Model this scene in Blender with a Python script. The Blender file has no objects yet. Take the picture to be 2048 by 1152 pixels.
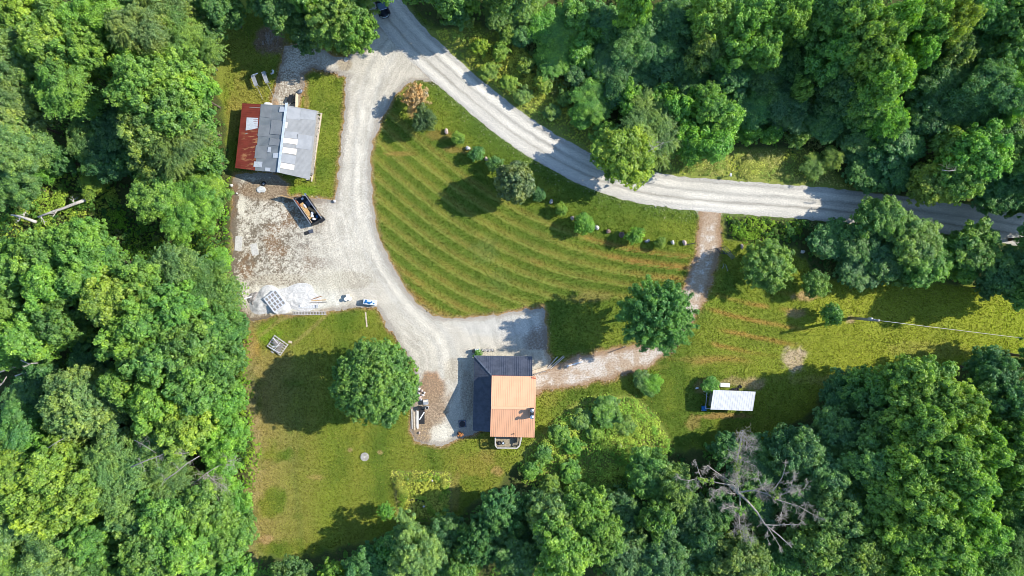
import bpy, math, random
import numpy as np
from mathutils import Vector, Matrix
# ------------------------------------------------------------------ camera, sky, sun, exposure
S = bpy.context.scene
H_CAM = 113.8          # metres above the ground, straight down; 12 photo pixels = 1 m on the ground
PPM = 12.0
cam_d = bpy.data.cameras.new("camera"); cam = bpy.data.objects.new("camera", cam_d); S.collection.objects.link(cam)
cam.location = (0, 0, H_CAM); cam.rotation_euler = (0, 0, 0)
cam_d.lens = 24; cam_d.sensor_width = 36; cam_d.clip_start = 1; cam_d.clip_end = 9000
S.camera = cam
SUN_EL = math.radians(35.5); SUN_AZ = math.atan2(0.215, 0.977)      # sun stands to the right, slightly up
sunv = Vector((math.cos(SUN_EL)*math.cos(SUN_AZ), math.cos(SUN_EL)*math.sin(SUN_AZ), math.sin(SUN_EL)))
w = bpy.data.worlds.new("World"); S.world = w; w.use_nodes = True
nt = w.node_tree; bg = nt.nodes["Background"]; sky = nt.nodes.new("ShaderNodeTexSky")
sky.sky_type = 'NISHITA'; sky.sun_disc = False; sky.sun_elevation = SUN_EL
sky.sun_rotation = math.pi/2 - SUN_AZ; sky.air_density = 1.0; sky.dust_density = 0.2; sky.ozone_density = 3.5
nt.links.new(sky.outputs[0], bg.inputs[0]); bg.inputs[1].default_value = 0.15
sd = bpy.data.lights.new("sun", 'SUN'); sd.energy = 3.8; sd.angle = math.radians(0.53); sd.color = (1.0, 0.95, 0.86)
so = bpy.data.objects.new("sun", sd); S.collection.objects.link(so); so.rotation_euler = (-sunv).to_track_quat('-Z', 'Y').to_euler()
so.location = (60, 12, 50)
S.view_settings.view_transform = 'Standard'; S.view_settings.look = 'None'
S.view_settings.exposure = 0.92; S.view_settings.gamma = 1.0; S.view_settings.use_curve_mapping = False
S.render.engine = 'CYCLES'; S.cycles.filter_width = 0.9; S.cycles.max_bounces = 6; S.cycles.diffuse_bounces = 3; S.cycles.transmission_bounces = 4

COL = S.collection
def P(px, py, z=0.0):
    "real point of a thing seen at a photo pixel when it stands z metres above the ground"
    k = (H_CAM - z)/H_CAM/PPM
    return Vector(((px-1024)*k, (576-py)*k, z))
# ------------------------------------------------------------------ noise and distance fields
_lat = {}
def vnoise(x, y, s, seed):
    if seed not in _lat: _lat[seed] = np.random.RandomState(seed).rand(256, 256)
    L = _lat[seed]; x = x*s+1000; y = y*s+1000
    ix = np.floor(x).astype(int); iy = np.floor(y).astype(int); fx = x-ix; fy = y-iy
    fx = fx*fx*(3-2*fx); fy = fy*fy*(3-2*fy)
    a = L[ix & 255, iy & 255]; b = L[(ix+1) & 255, iy & 255]; c = L[ix & 255, (iy+1) & 255]; d = L[(ix+1) & 255, (iy+1) & 255]
    return (a*(1-fx)+b*fx)*(1-fy)+(c*(1-fx)+d*fx)*fy
def fbm(x, y, s, seed, o=4):
    v = 0; a = .5; t = 0
    for k in range(o):
        v = v+a*vnoise(x, y, s*2**k, seed+k*7); t += a; a *= .55
    return v/t
def ss(a, b, x):
    t = np.clip((x-a)/(b-a), 0, 1); return t*t*(3-2*t)
def G(pts): return [((p[0]-1024)/PPM, (576-p[1])/PPM) for p in pts]
def dist_line(X, Y, pts, closed=False):
    "distance to a polyline in metres and the signed side"
    D = np.full(X.shape, 1e9); SG = np.zeros(X.shape); n = len(pts)
    for i in range(n if closed else n-1):
        ax, ay = pts[i]; bx, by = pts[(i+1) % n]; dx = bx-ax; dy = by-ay; l2 = dx*dx+dy*dy
        t = np.clip(((X-ax)*dx+(Y-ay)*dy)/l2, 0, 1); ex = X-ax-t*dx; ey = Y-ay-t*dy
        d = np.hypot(ex, ey); m = d < D; D = np.where(m, d, D); SG = np.where(m, np.sign(dx*ey-dy*ex), SG)
    return D, SG
def inside(X, Y, pts):
    c = np.zeros(X.shape, bool); n = len(pts)
    for i in range(n):
        ax, ay = pts[i]; bx, by = pts[(i+1) % n]
        if ay == by: continue
        c ^= ((ay > Y) != (by > Y)) & (X < (bx-ax)*(Y-ay)/(by-ay)+ax)
    return c
def sdf(X, Y, pts):
    "negative inside"
    d, _ = dist_line(X, Y, pts, True); return np.where(inside(X, Y, pts), -d, d)
def smooth_line(pts, n=4):
    out = []
    for i in range(len(pts)-1):
        p0 = pts[max(i-1, 0)]; p1 = pts[i]; p2 = pts[i+1]; p3 = pts[min(i+2, len(pts)-1)]
        for k in range(n):
            t = k/n
            out.append(tuple(0.5*((2*p1[j])+(-p0[j]+p2[j])*t+(2*p0[j]-5*p1[j]+4*p2[j]-p3[j])*t*t+(-p0[j]+3*p1[j]-3*p2[j]+p3[j])*t**3) for j in (0, 1)))
    out.append(pts[-1]); return out
# ------------------------------------------------------------------ mesh and tag helpers
def mesh_np(name, V, F, mat=None, smooth=False, attrs=None):
    me = bpy.data.meshes.new(name); V = np.asarray(V, np.float32); F = np.asarray(F, np.int32)
    me.vertices.add(len(V)); me.vertices.foreach_set('co', V.ravel())
    k = F.shape[1]; me.loops.add(F.size); me.loops.foreach_set('vertex_index', F.ravel())
    me.polygons.add(len(F)); me.polygons.foreach_set('loop_start', np.arange(0, F.size, k, dtype=np.int32))
    try: me.polygons.foreach_set('loop_total', np.full(len(F), k, np.int32))
    except Exception: pass
    me.polygons.foreach_set('use_smooth', np.full(len(F), smooth, bool))
    me.update(calc_edges=True)
    for an, (ty, dom, data) in (attrs or {}).items():
        a = me.attributes.new(an, ty, dom)
        if ty == 'FLOAT': a.data.foreach_set('value', np.asarray(data, np.float32).ravel())
        else: a.data.foreach_set('color', np.asarray(data, np.float32).ravel())
    if mat: me.materials.append(mat)
    return me
def link(name, me, parent=None, color=None):
    o = bpy.data.objects.new(name, me); COL.objects.link(o)
    if parent is not None: o.parent = parent
    if color is not None: o.color = (*color, 1)
    return o
def tag(o, label=None, cat=None, group=None, kind=None):
    if label: o['label'] = label
    if cat: o['category'] = cat
    if group: o['group'] = group
    if kind: o['kind'] = kind
    return o
def thing(name, label, cat, loc=(0, 0, 0), rz=0, group=None):
    o = bpy.data.objects.new(name, None); COL.objects.link(o); o.location = loc; o.rotation_euler = (0, 0, rz)
    o.empty_display_size = .5
    return tag(o, label, cat, group)
class MB:
    def __init__(s): s.v = []; s.f = []
    def add(s, vs, fs):
        b = len(s.v); s.v += [tuple(v) for v in vs]; s.f += [tuple(b+i for i in f) for f in fs]; return s
    def hexa(s, b, t):
        "four bottom and four top points, counter-clockwise"
        return s.add(list(b)+list(t), [(3, 2, 1, 0), (4, 5, 6, 7), (0, 1, 5, 4), (1, 2, 6, 5), (2, 3, 7, 6), (3, 0, 4, 7)])
    def box(s, c, d, rz=0, tilt=None):
        x, y, z = d[0]/2, d[1]/2, d[2]/2; M = Matrix.Rotation(rz, 3, 'Z')
        if tilt: M = M @ Matrix.Rotation(tilt[0], 3, 'X') @ Matrix.Rotation(tilt[1], 3, 'Y')
        q = [Vector(c)+M @ Vector(p) for p in ((-x, -y, -z), (x, -y, -z), (x, y, -z), (-x, y, -z), (-x, -y, z), (x, -y, z), (x, y, z), (-x, y, z))]
        return s.hexa(q[:4], q[4:])
    def beam(s, a, b, wd, ht, up=(0, 0, 1)):
        a = Vector(a); b = Vector(b); d = (b-a).normalized(); u = Vector(up)
        if abs(d.dot(u)) > .95: u = Vector((0, 1, 0))
        r = d.cross(u).normalized(); u = r.cross(d).normalized(); r = r*wd/2; u = u*ht/2
        return s.hexa([a-r-u, a+r-u, b+r-u, b-r-u], [a-r+u, a+r+u, b+r+u, b-r+u])
    def slab(s, q, th):
        q = [Vector(p) for p in q]; return s.hexa([p-Vector((0, 0, th)) for p in q], q)
    def tube(s, pts, rs, n=6):
        b = len(s.v); pts = [Vector(p) for p in pts]
        for i, p in enumerate(pts):
            d = (pts[min(i+1, len(pts)-1)]-pts[max(i-1, 0)]).normalized()
            u = d.orthogonal().normalized() if i == 0 else (pu-d*pu.dot(d)).normalized()
            pu = u; r = d.cross(u)
            for k in range(n):
                a = 2*math.pi*k/n; s.v.append(tuple(p+(u*math.cos(a)+r*math.sin(a))*rs[i]))
        for i in range(len(pts)-1):
            for k in range(n): s.f.append((b+i*n+k, b+i*n+(k+1) % n, b+(i+1)*n+(k+1) % n, b+(i+1)*n+k))
        s.f.append(tuple(b+k for k in range(n))[::-1]); s.f.append(tuple(b+(len(pts)-1)*n+k for k in range(n)))
        return s
    def cyl(s, c, r, h, n=16, r2=None):
        c = Vector(c); return s.tube([c, c+Vector((0, 0, h))], [r, r if r2 is None else r2], n)
    def lathe(s, c, prof, n=18):
        b = len(s.v); c = Vector(c)
        for r, z in prof:
            for k in range(n):
                a = 2*math.pi*k/n; s.v.append((c.x+r*math.cos(a), c.y+r*math.sin(a), c.z+z))
        for i in range(len(prof)-1):
            for k in range(n): s.f.append((b+i*n+k, b+i*n+(k+1) % n, b+(i+1)*n+(k+1) % n, b+(i+1)*n+k))
        s.f.append(tuple(b+k for k in range(n))[::-1]); s.f.append(tuple(b+(len(prof)-1)*n+k for k in range(n)))
        return s
    def prism(s, pts, z0, z1):
        n = len(pts); b = len(s.v)
        s.v += [(p[0], p[1], z0) for p in pts]+[(p[0], p[1], z1) for p in pts]
        s.f.append(tuple(b+i for i in range(n))[::-1]); s.f.append(tuple(b+n+i for i in range(n)))
        for i in range(n): j = (i+1) % n; s.f.append((b+i, b+j, b+n+j, b+n+i))
        return s
    def rock(s, c, d, seed, rz=0, n=10, m=6):
        R = random.Random(seed); b = len(s.v); ph = [R.uniform(0, 6.28) for _ in range(6)]
        for i in range(m+1):
            t = math.pi*i/m
            for k in range(n):
                a = 2*math.pi*k/n; q = 1+.16*math.sin(2*a+ph[0]+t)+.11*math.sin(3*a+ph[1]-2*t)+.08*math.sin(5*a+ph[2])
                x = math.sin(t)*math.cos(a)*q*d[0]/2; y = math.sin(t)*math.sin(a)*q*d[1]/2; z = -math.cos(t)*d[2]/2*(1+.1*math.sin(2*a+ph[3]))
                s.v.append((c[0]+x*math.cos(rz)-y*math.sin(rz), c[1]+x*math.sin(rz)+y*math.cos(rz), c[2]+z))
        for i in range(m):
            for k in range(n): s.f.append((b+i*n+k, b+i*n+(k+1) % n, b+(i+1)*n+(k+1) % n, b+(i+1)*n+k))
        return s
    def mesh(s, name, mat, smooth=False, bevel=0):
        me = bpy.data.meshes.new(name); me.from_pydata(s.v, [], s.f); me.materials.append(mat)
        if smooth: me.polygons.foreach_set('use_smooth', [True]*len(me.polygons))
        if bevel:
            import bmesh
            bm = bmesh.new(); bm.from_mesh(me)
            bmesh.ops.bevel(bm, geom=list(bm.edges), offset=bevel, segments=2, affect='EDGES', profile=.6); bm.to_mesh(me); bm.free()
        me.update(); return me
    def obj(s, name, mat, parent=None, smooth=False, bevel=0): return link(name, s.mesh(name, mat, smooth, bevel), parent)
# ------------------------------------------------------------------ materials
def newmat(name):
    m = bpy.data.materials.new(name); m.use_nodes = True; m.node_tree.nodes.clear(); return m, m.node_tree
def N(t, ty, **kw):
    n = t.nodes.new(ty)
    for k, v in kw.items(): setattr(n, k, v)
    return n
def noise(t, vec, scale, detail=3, rough=.6):
    n = N(t, 'ShaderNodeTexNoise'); n.inputs['Scale'].default_value = scale; n.inputs['Detail'].default_value = detail
    n.inputs['Roughness'].default_value = rough; t.links.new(vec, n.inputs['Vector']); return n.outputs['Fac']
def mr(t, v, a, b, c=0., d=1., smooth=True):
    n = N(t, 'ShaderNodeMapRange'); n.interpolation_type = 'SMOOTHSTEP' if smooth else 'LINEAR'
    for i, x in zip((1, 2, 3, 4), (a, b, c, d)): n.inputs[i].default_value = x
    t.links.new(v, n.inputs[0]); return n.outputs[0]
def mth(t, op, a, b=None):
    n = N(t, 'ShaderNodeMath', operation=op)
    for i, x in enumerate((a, b)):
        if x is None: continue
        if isinstance(x, (int, float)): n.inputs[i].default_value = x
        else: t.links.new(x, n.inputs[i])
    return n.outputs[0]
def mix(t, f, a, b, mode='MIX'):
    n = N(t, 'ShaderNodeMix', data_type='RGBA', blend_type=mode)
    for i, x in zip((0, 6, 7), (f, a, b)):
        if isinstance(x, (int, float)): n.inputs[i].default_value = x
        elif isinstance(x, tuple): n.inputs[i].default_value = (*x, 1)
        else: t.links.new(x, n.inputs[i])
    return n.outputs[2]
def val2col(t, v):
    n = N(t, 'ShaderNodeCombineColor')
    for i in range(3): t.links.new(v, n.inputs[i])
    return n.outputs[0]
def out(t, sh): o = N(t, 'ShaderNodeOutputMaterial'); t.links.new(sh, o.inputs[0])
def princ(t, col, rough=.8, metal=0., spec=.3, height=None, bump=.3, bdist=.05):
    p = N(t, 'ShaderNodeBsdfPrincipled')
    if isinstance(col, tuple): p.inputs['Base Color'].default_value = (*col, 1)
    else: t.links.new(col, p.inputs['Base Color'])
    if isinstance(rough, (int, float)): p.inputs['Roughness'].default_value = rough
    else: t.links.new(rough, p.inputs['Roughness'])
    p.inputs['Metallic'].default_value = metal; p.inputs['Specular IOR Level'].default_value = spec
    if height is not None:
        b = N(t, 'ShaderNodeBump'); b.inputs['Strength'].default_value = bump; b.inputs['Distance'].default_value = bdist
        t.links.new(height, b.inputs['Height']); t.links.new(b.outputs[0], p.inputs['Normal'])
    out(t, p.outputs[0]); return p
def simple(name, c1, c2=None, scale=3., rough=.7, metal=0., spec=.3, bump=.15, contrast=(.4, .62)):
    m, t = newmat(name); tc = N(t, 'ShaderNodeTexCoord').outputs['Object']
    n = noise(t, tc, scale, 5); c2 = c2 or tuple(x*.7 for x in c1)
    princ(t, mix(t, mr(t, n, *contrast), c1, c2), rough, metal, spec, n, bump, .02); return m
def ground_mat(name, fine=7., rough=.95, bump=.6, lo=.72, hi=1.3, mid=1.6, e0=.47, e1=.56):
    "two colours stored on the mesh (what the surface is), speckled together by a stored amount"
    m, t = newmat(name); pos = N(t, 'ShaderNodeNewGeometry').outputs['Position']
    c1 = N(t, 'ShaderNodeAttribute', attribute_name='col').outputs['Color']; c2 = N(t, 'ShaderNodeAttribute', attribute_name='alt').outputs['Color']
    am = N(t, 'ShaderNodeAttribute', attribute_name='amt').outputs['Fac']
    n1 = noise(t, pos, fine*.8, 3, .8); n2 = noise(t, pos, mid, 4, .75); n3 = noise(t, pos, fine, 2, .9)
    tt = mth(t, 'ADD', mth(t, 'ADD', mth(t, 'MULTIPLY', n1, .68), mth(t, 'MULTIPLY', n2, .32)), mth(t, 'MULTIPLY', mth(t, 'SUBTRACT', am, .5), .42))
    c = mix(t, mr(t, tt, e0, e1), c1, c2)
    c = mix(t, 1., c, val2col(t, mr(t, n3, .3, .7, lo, hi, False)), 'MULTIPLY')
    princ(t, c, rough, 0, .15, n3, bump, .06); return m
def leaf_mat(name, trans=.38, alt=(1.35, 1.1, .6), gloss=.03):
    m, t = newmat(name); ob = N(t, 'ShaderNodeObjectInfo').outputs['Color']
    r = N(t, 'ShaderNodeAttribute', attribute_name='rnd').outputs['Fac']
    ob = mix(t, mr(t, noise(t, N(t, 'ShaderNodeNewGeometry').outputs['Position'], .33, 3, .6), .38, .64), mix(t, 1., ob, (.80, .88, .92), 'MULTIPLY'), mix(t, 1., ob, (1.34, 1.16, .88), 'MULTIPLY'))
    c = mix(t, mr(t, r, .55, 1., 0, .8, False), ob, mix(t, 1., ob, alt, 'MULTIPLY'))
    c = mix(t, 1., c, val2col(t, mr(t, r, 0., 1., .62, 1.45, False)), 'MULTIPLY')
    d = N(t, 'ShaderNodeBsdfDiffuse'); t.links.new(c, d.inputs[0])
    tr = N(t, 'ShaderNodeBsdfTranslucent'); t.links.new(mix(t, 1., c, (1.15, 1.25, .55), 'MULTIPLY'), tr.inputs[0])
    a = N(t, 'ShaderNodeMixShader'); a.inputs[0].default_value = trans; t.links.new(d.outputs[0], a.inputs[1]); t.links.new(tr.outputs[0], a.inputs[2])
    g = N(t, 'ShaderNodeBsdfGlossy'); g.inputs['Roughness'].default_value = .45; g.inputs[0].default_value = (1, 1, .95, 1)
    b = N(t, 'ShaderNodeMixShader'); b.inputs[0].default_value = gloss; t.links.new(a.outputs[0], b.inputs[1]); t.links.new(g.outputs[0], b.inputs[2])
    out(t, b.outputs[0]); return m
M_LEAF = leaf_mat('leaf'); M_DEADLEAF = leaf_mat('dead_leaf', .2, (1.1, .8, .6), .02)
M_BARK = simple('bark', (.16, .12, .09), (.07, .055, .045), 4, .9, bump=.5)
M_DEADWOOD = simple('bare_wood', (.42, .375, .32), (.28, .245, .205), 3, .9, bump=.4)
M_BIRCH = simple('pale_bark', (.62, .58, .52), (.35, .32, .28), 3, .8)
# ------------------------------------------------------------------ the ground
ST = 0.2
xs = np.concatenate([[-6000, -1500, -400, -180, -120, -100], np.arange(-92, 92.01, ST), [100, 120, 180, 400, 1500, 6000]])
ys = np.concatenate([[-6000, -1500, -400, -180, -100, -70], np.arange(-54, 54.01, ST), [70, 100, 180, 400, 1500, 6000]])
GX, GY = np.meshgrid(xs, ys); NY, NX = GX.shape
PXG = GX*PPM+1024; PYG = 576-GY*PPM
wob = (fbm(GX, GY, .9, 11, 4)-.5); wob2 = (fbm(GX, GY, .13, 12, 3)-.5)
ROAD_C = G(smooth_line([(735, -90), (752, -30), (770, 10), (800, 50), (838, 92), (905, 153), (975, 212), (1040, 262), (1110, 306), (1180, 341), (1250, 366), (1330, 382), (1430, 392), (1540, 400), (1640, 408), (1750, 420), (1850, 430), (1950, 445), (2080, 465), (2160, 480)]))
ROAD_C[0] = (ROAD_C[0][0]-3, ROAD_C[0][1]+30)
dR, sR = dist_line(GX, GY, ROAD_C)
roadlat = dR*sR                       # >0 on the north-east side
sd_road = dR-2.75
DRIVE = G([(735, 40), (790, 62), (870, 166), (858, 161), (817, 164), (804, 176), (791, 190), (765, 234), (747, 276), (742, 312), (743, 364), (748, 430), (758, 480), (780, 520), (800, 560), (830, 603), (870, 634), (920, 638), (1000, 628), (1088, 612), (1093, 660), (1096, 706), (1104, 716), (1100, 736), (1062, 752), (1040, 800), (950, 870), (930, 873), (905, 885), (880, 893), (850, 887), (830, 882), (821, 868), (822, 812), (832, 790), (834, 755), (820, 722), (796, 683), (776, 657), (752, 616), (719, 615), (653, 623), (555, 631), (505, 644), (479, 623), (469, 587), (459, 553), (469, 506), (461, 451), (466, 376), (470, 348), (545, 345), (575, 368), (572, 392), (622, 396), (669, 402), (672, 380), (677, 325), (684, 279), (688, 218), (692, 158), (694, 152), (660, 146), (627, 139), (607, 150), (609, 169), (598, 200), (590, 225), (540, 225), (546, 195), (555, 165), (561, 121), (570, 91), (600, 88), (629, 95), (668, 110), (694, 117), (712, 98), (728, 76), (735, 50)])
PATH = G([(1395, 412), (1446, 412), (1443, 431), (1440, 489), (1431, 532), (1422, 560), (1410, 599), (1399, 618), (1375, 660), (1345, 700), (1306, 728), (1268, 743), (1212, 760), (1132, 777), (1087, 779), (1068, 790), (1058, 770), (1062, 745), (1100, 735), (1150, 715), (1190, 705), (1255, 693), (1300, 685), (1335, 650), (1360, 592), (1377, 553), (1388, 521), (1397, 463), (1398, 431)])
sd_drive = sdf(GX, GY, DRIVE)+wob*.9; sd_path = sdf(GX, GY, PATH)+wob*1.1
sd_road = sd_road+wob*.5
sd_any = np.minimum(np.minimum(sd_road, sd_drive), sd_path)
FOREST_W = G([(-200, -200), (400, -200), (405, 0), (415, 90), (440, 200), (453, 260), (460, 340), (466, 400), (461, 500), (457, 560), (468, 600), (492, 640), (492, 700), (494, 800), (507, 900), (492, 1000), (497, 1100), (500, 1300), (-200, 1300)])
FOREST_S = G([(500, 1120), (620, 1110), (720, 1085), (820, 1060), (900, 1040), (985, 980), (1040, 920), (1090, 960), (1200, 960), (1300, 900), (1390, 900), (1520, 880), (1620, 830), (1660, 760), (1750, 742), (1900, 735), (1980, 715), (2300, 690), (2300, 1400), (500, 1400)])
FOREST_N = G([(790, -20), (870, 60), (960, 50), (1060, 160), (1140, 230), (1200, 280), (1220, 335), (1300, 340), (1320, 300), (1620, 305), (1660, 350), (1800, 392), (2300, 430), (2300, -300), (760, -300)])
STRIP = G([(1446, 430), (1600, 437), (1690, 446), (1830, 458), (1920, 475), (2100, 500), (2300, 520), (2300, 640), (2060, 600), (1980, 575), (1800, 562), (1700, 560), (1640, 560), (1590, 500), (1450, 480)])
MEADOW_N = G([(848, 60), (1000, 62), (1112, 150), (1175, 212), (1210, 290), (1235, 345), (1164, 300), (1061, 233), (952, 153), (880, 88)])
MEADOW_E = G([(1310, 300), (1620, 300), (1665, 345), (1700, 382), (1560, 367), (1450, 358), (1330, 350)])
MEADOW_S = G([(1100, 850), (1140, 815), (1200, 790), (1270, 795), (1310, 830), (1340, 880), (1345, 905), (1300, 930), (1250, 960), (1180, 985), (1100, 975), (1050, 950), (1045, 905), (1070, 880)])
sW = sdf(GX, GY, FOREST_W)+wob*2; sS = sdf(GX, GY, FOREST_S)+wob*2; sN = sdf(GX, GY, FOREST_N)+wob*2; sT = sdf(GX, GY, STRIP)+wob*1.5
sMN = sdf(GX, GY, MEADOW_N); sME = sdf(GX, GY, MEADOW_E); sMS = sdf(GX, GY, MEADOW_S)
sd_forest = np.minimum(np.minimum(sW, sS), np.minimum(sN, sT))
far = (np.abs(GX) > 92) | (np.abs(GY) > 54)
def lerp3(a, b, f): return a*(1-f[..., None])+np.asarray(b)*f[..., None]
def full(c): return np.ones(GX.shape+(3,))*np.asarray(c)
n_big = fbm(GX, GY, .045, 21, 3); n_mid = fbm(GX, GY, .25, 22, 4); n_sm = fbm(GX, GY, 1.2, 23, 3)
GREEN_D = (.100, .168, .024); GREEN_L = (.185, .245, .034); YELLOW = (.275, .335, .040); STRAW = (.33, .235, .085); BROWN = (.20, .12, .05)
col = lerp3(full(GREEN_D), GREEN_L, ss(.35, .62, n_mid*.6+n_big*.4))
# the lawn gets yellower to the east, and in the far east it is bright
east = ss(1380, 1700, PXG)*ss(520, 620, PYG)
col = lerp3(col, YELLOW, east*.85*(.65+.5*n_mid)); col = lerp3(col, (.27, .36, .035), ss(1850, 2040, PXG)*ss(560, 640, PYG)*.7)
amt = .10+.22*(n_mid-.4)+east*.12
alt = full((.26, .235, .06))
# mowing rows of the central lawn follow the road
TEAR = G([(858, 161), (817, 164), (791, 190), (765, 234), (747, 276), (742, 312), (743, 364), (748, 430), (780, 520), (830, 603), (870, 634), (1088, 612), (1100, 712), (1190, 700), (1300, 690), (1340, 640), (1377, 553), (1398, 425), (1300, 415), (1207, 384), (1100, 330), (1000, 265), (900, 190)])
sTear = sdf(GX, GY, TEAR); inT = ss(.4, -.6, sTear)
lane = (-roadlat-2.75)+wob2*.35; rows = ss(8.3, 9.3, lane)*ss(1290, 1080, PXG*.35+PYG*1.35)
ph = lane/(2.35-.35*ss(850, 1350, PXG)); fr = ph-np.floor(ph)
dark = ss(.0, .07, fr)*ss(.80, .30, fr); line = np.exp(-((fr-.94)/.05)**2)
rr = inT*ss(6.5, 8.3, lane)*ss(.2, .7, 1-ss(250, 330, 600-PYG)*0)
rr = rr*(1-ss(585, 612, PYG)*ss(1040, 1090, PXG)); tan_k = ss(.36, .56, fbm(GX, GY, .11, 31, 3))*ss(440, 560, PYG*.8+PXG*.12)
sft = .55+.9*(n_mid-.3); col = lerp3(col, GREEN_D, rr*dark*.75)
col = lerp3(col, (.240, .225, .055), rr*(1-dark)*.6*(.5+n_sm)); col = lerp3(col, (.215, .30, .06), rr*line*.95)
col = lerp3(col, (.30, .20, .055), rr*(1-dark)*tan_k*.9*ss(760, 900, PXG*.35+PYG)*(1-line)*(.4+1.1*n_sm))
amt = amt+rr*((1-dark)*.18-.05)
fine_rows = inT*ss(7, 5, lane)*.25*(.5+.5*np.sin(lane*4.6)); col = lerp3(col, (.13, .20, .03), fine_rows)
# upright rows of the western lawn and arcs of the eastern lawn
SWL = ss(480, 520, PXG)*ss(1060, 1000, PXG)*ss(630, 660, PYG)
u = PXG*.9+PYG*.06+wob2*30; col = lerp3(col, (.18, .225, .035), SWL*1.1*(.5+.5*np.sin(u/13.5))*(.5+n_sm));
col = lerp3(col, GREEN_D, SWL*.65*np.exp(-((PXG-583-(PYG-900)*.10)/7)**2)*ss(860, 920, PYG))
col = lerp3(col, (.33, .27, .11), SWL*.8*ss(680, 490, PXG+80*n_mid-40)*ss(660, 740, PYG)*ss(.35, .6, n_mid))
v = 906-(PYG-(PXG-1440)*.17+((PXG-1560)/60)**2*1.5)+wob2*8; EL = ss(1400, 1440, PXG)*ss(575, 600, PYG)
col = lerp3(col, (.33, .225, .06), EL*ss(1640, 1560, PXG)*np.clip(np.sin(v/5.3), 0, 1)**2*.95*ss(.36, .58, fbm(GX, GY, .16, 33, 3))*ss(720, 690, PYG))
col = lerp3(col, GREEN_L, EL*.35*np.clip(-np.sin(v/5.3), 0, 1)*ss(1700, 1500, PXG))
v2 = np.abs(np.hypot((PXG-1450)*.8, (PYG-860))-142)
col = lerp3(col, (.31, .22, .06), np.exp(-(v2/7)**2)*ss(1370, 1400, PXG)*ss(1520, 1470, PXG)*ss(745, 720, PYG)*.7)
PATCH = [(850, 1000, 52, 46, (.27, .29, .06), .9), (970, 500, 30, 30, (.12, .19, .06), .35),
  # px, py, rx, ry, colour, strength: worn and dry spots of the turf
 (320+480, 308, 26, 5, (.36, .25, .08), .6), (878, 270, 30, 10, (.30, .20, .07), .5), (915, 300, 28, 8, (.30, .19, .07), .5), (500, 690, 22, 40, (.38, .26, .07), .75), (560, 720, 30, 22, (.28, .24, .08), .4),
 (535, 670, 28, 22, (.16, .30, .025), .7), (505, 860, 12, 60, (.34, .27, .12), .6), (530, 1080, 16, 12, (.38, .28, .14), .8), (993, 942, 14, 10, (.40, .29, .12), .7), (950, 930, 40, 26, (.30, .25, .06), .45),
 (912, 985, 8, 40, (.33, .28, .10), .45), (1589, 719, 23, 28, (.46, .40, .27), 1.2), (1701, 640, 11, 9, (.42, .34, .2), .9), (1592, 627, 18, 10, (.42, .32, .16), .8), (1655, 620, 14, 5, (.40, .28, .14), .6),
 (1610, 592, 26, 10, (.40, .30, .16), .8), (1505, 768, 26, 14, (.44, .36, .2), .8), (1412, 772, 26, 14, (.36, .27, .12), .7), (1450, 832, 55, 6, (.36, .24, .10), .7), (1470, 765, 30, 10, (.36, .29, .16), .6),
 (1385, 845, 16, 14, (.36, .26, .10), .5), (1180, 596, 40, 12, (.30, .22, .09), .4), (1000, 560, 20, 26, (.12, .20, .05), .3), (500, 200, 45, 60, (.26, .24, .06), .55), (470, 240, 20, 40, (.3, .27, .07), .5),
 (640, 240, 14, 70, (.13, .19, .03), .4), (612, 205, 6, 26, (.36, .26, .12), .6), (628, 300, 5, 60, (.40, .32, .15), .7), (600, 385, 40, 14, (.13, .27, .02), .6), (1150, 770, 60, 10, (.13, .20, .02), .4),
 (1100, 795, 18, 24, (.24, .26, .05), .5), (1300, 735, 40, 8, (.25, .24, .06), .4), (1395, 720, 50, 8, (.30, .22, .07), .4), (880, 215, 20, 30, (.12, .19, .03), .3), (828, 225, 14, 12, (.36, .24, .12), .7),
 (760, 640, 10, 12, (.2, .2, .05), .4), (690, 650, 60, 14, (.11, .19, .02), .4), (1015, 905, 20, 8, (.20, .28, .03), .5), (975, 900, 18, 30, (.30, .25, .08), .4), (1450, 600, 60, 14, (.17, .26, .03), .5),
 (1700, 760, 120, 12, (.33, .31, .10), .5), (1860, 700, 90, 18, (.30, .30, .08), .45), (630, 955, 16, 6, (.34, .27, .10), .6), (700, 900, 6, 5, (.40, .30, .16), .7), (760, 905, 6, 5, (.40, .30, .16), .6)]
for px, py, rx, ry, c, k in PATCH:
    q = np.hypot((PXG-px)/rx, (PYG-py)/ry)+(n_sm-.5)*.9+(wob)*.5
    col = lerp3(col, c, np.clip(k*ss(1.25, .6, q), 0, 1))
for pts in ([(520, 672), (560, 640), (600, 625)], [(585, 690), (620, 660), (655, 628)]):          # two wheel tracks in the grass
    d, _ = dist_line(GX, GY, G(pts)); col = lerp3(col, (.30, .27, .10), ss(.5, .1, d)*.55)
col = col*np.array((1.08, .97, .88))
GBG = ss(.3, -.3, sdf(GX, GY, G([(793, 951), (893, 953), (895, 1000), (897, 1034), (804, 1038), (801, 990)]))+wob*.8); col = lerp3(col, (.30, .33, .06), GBG*.9)
ring = np.exp(-((np.abs(sdf(GX, GY, G([(789, 947), (897, 949), (901, 1040), (800, 1042)])))-.15)/.28)**2); col = lerp3(col, (.34, .30, .12), ring*.6)
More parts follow.
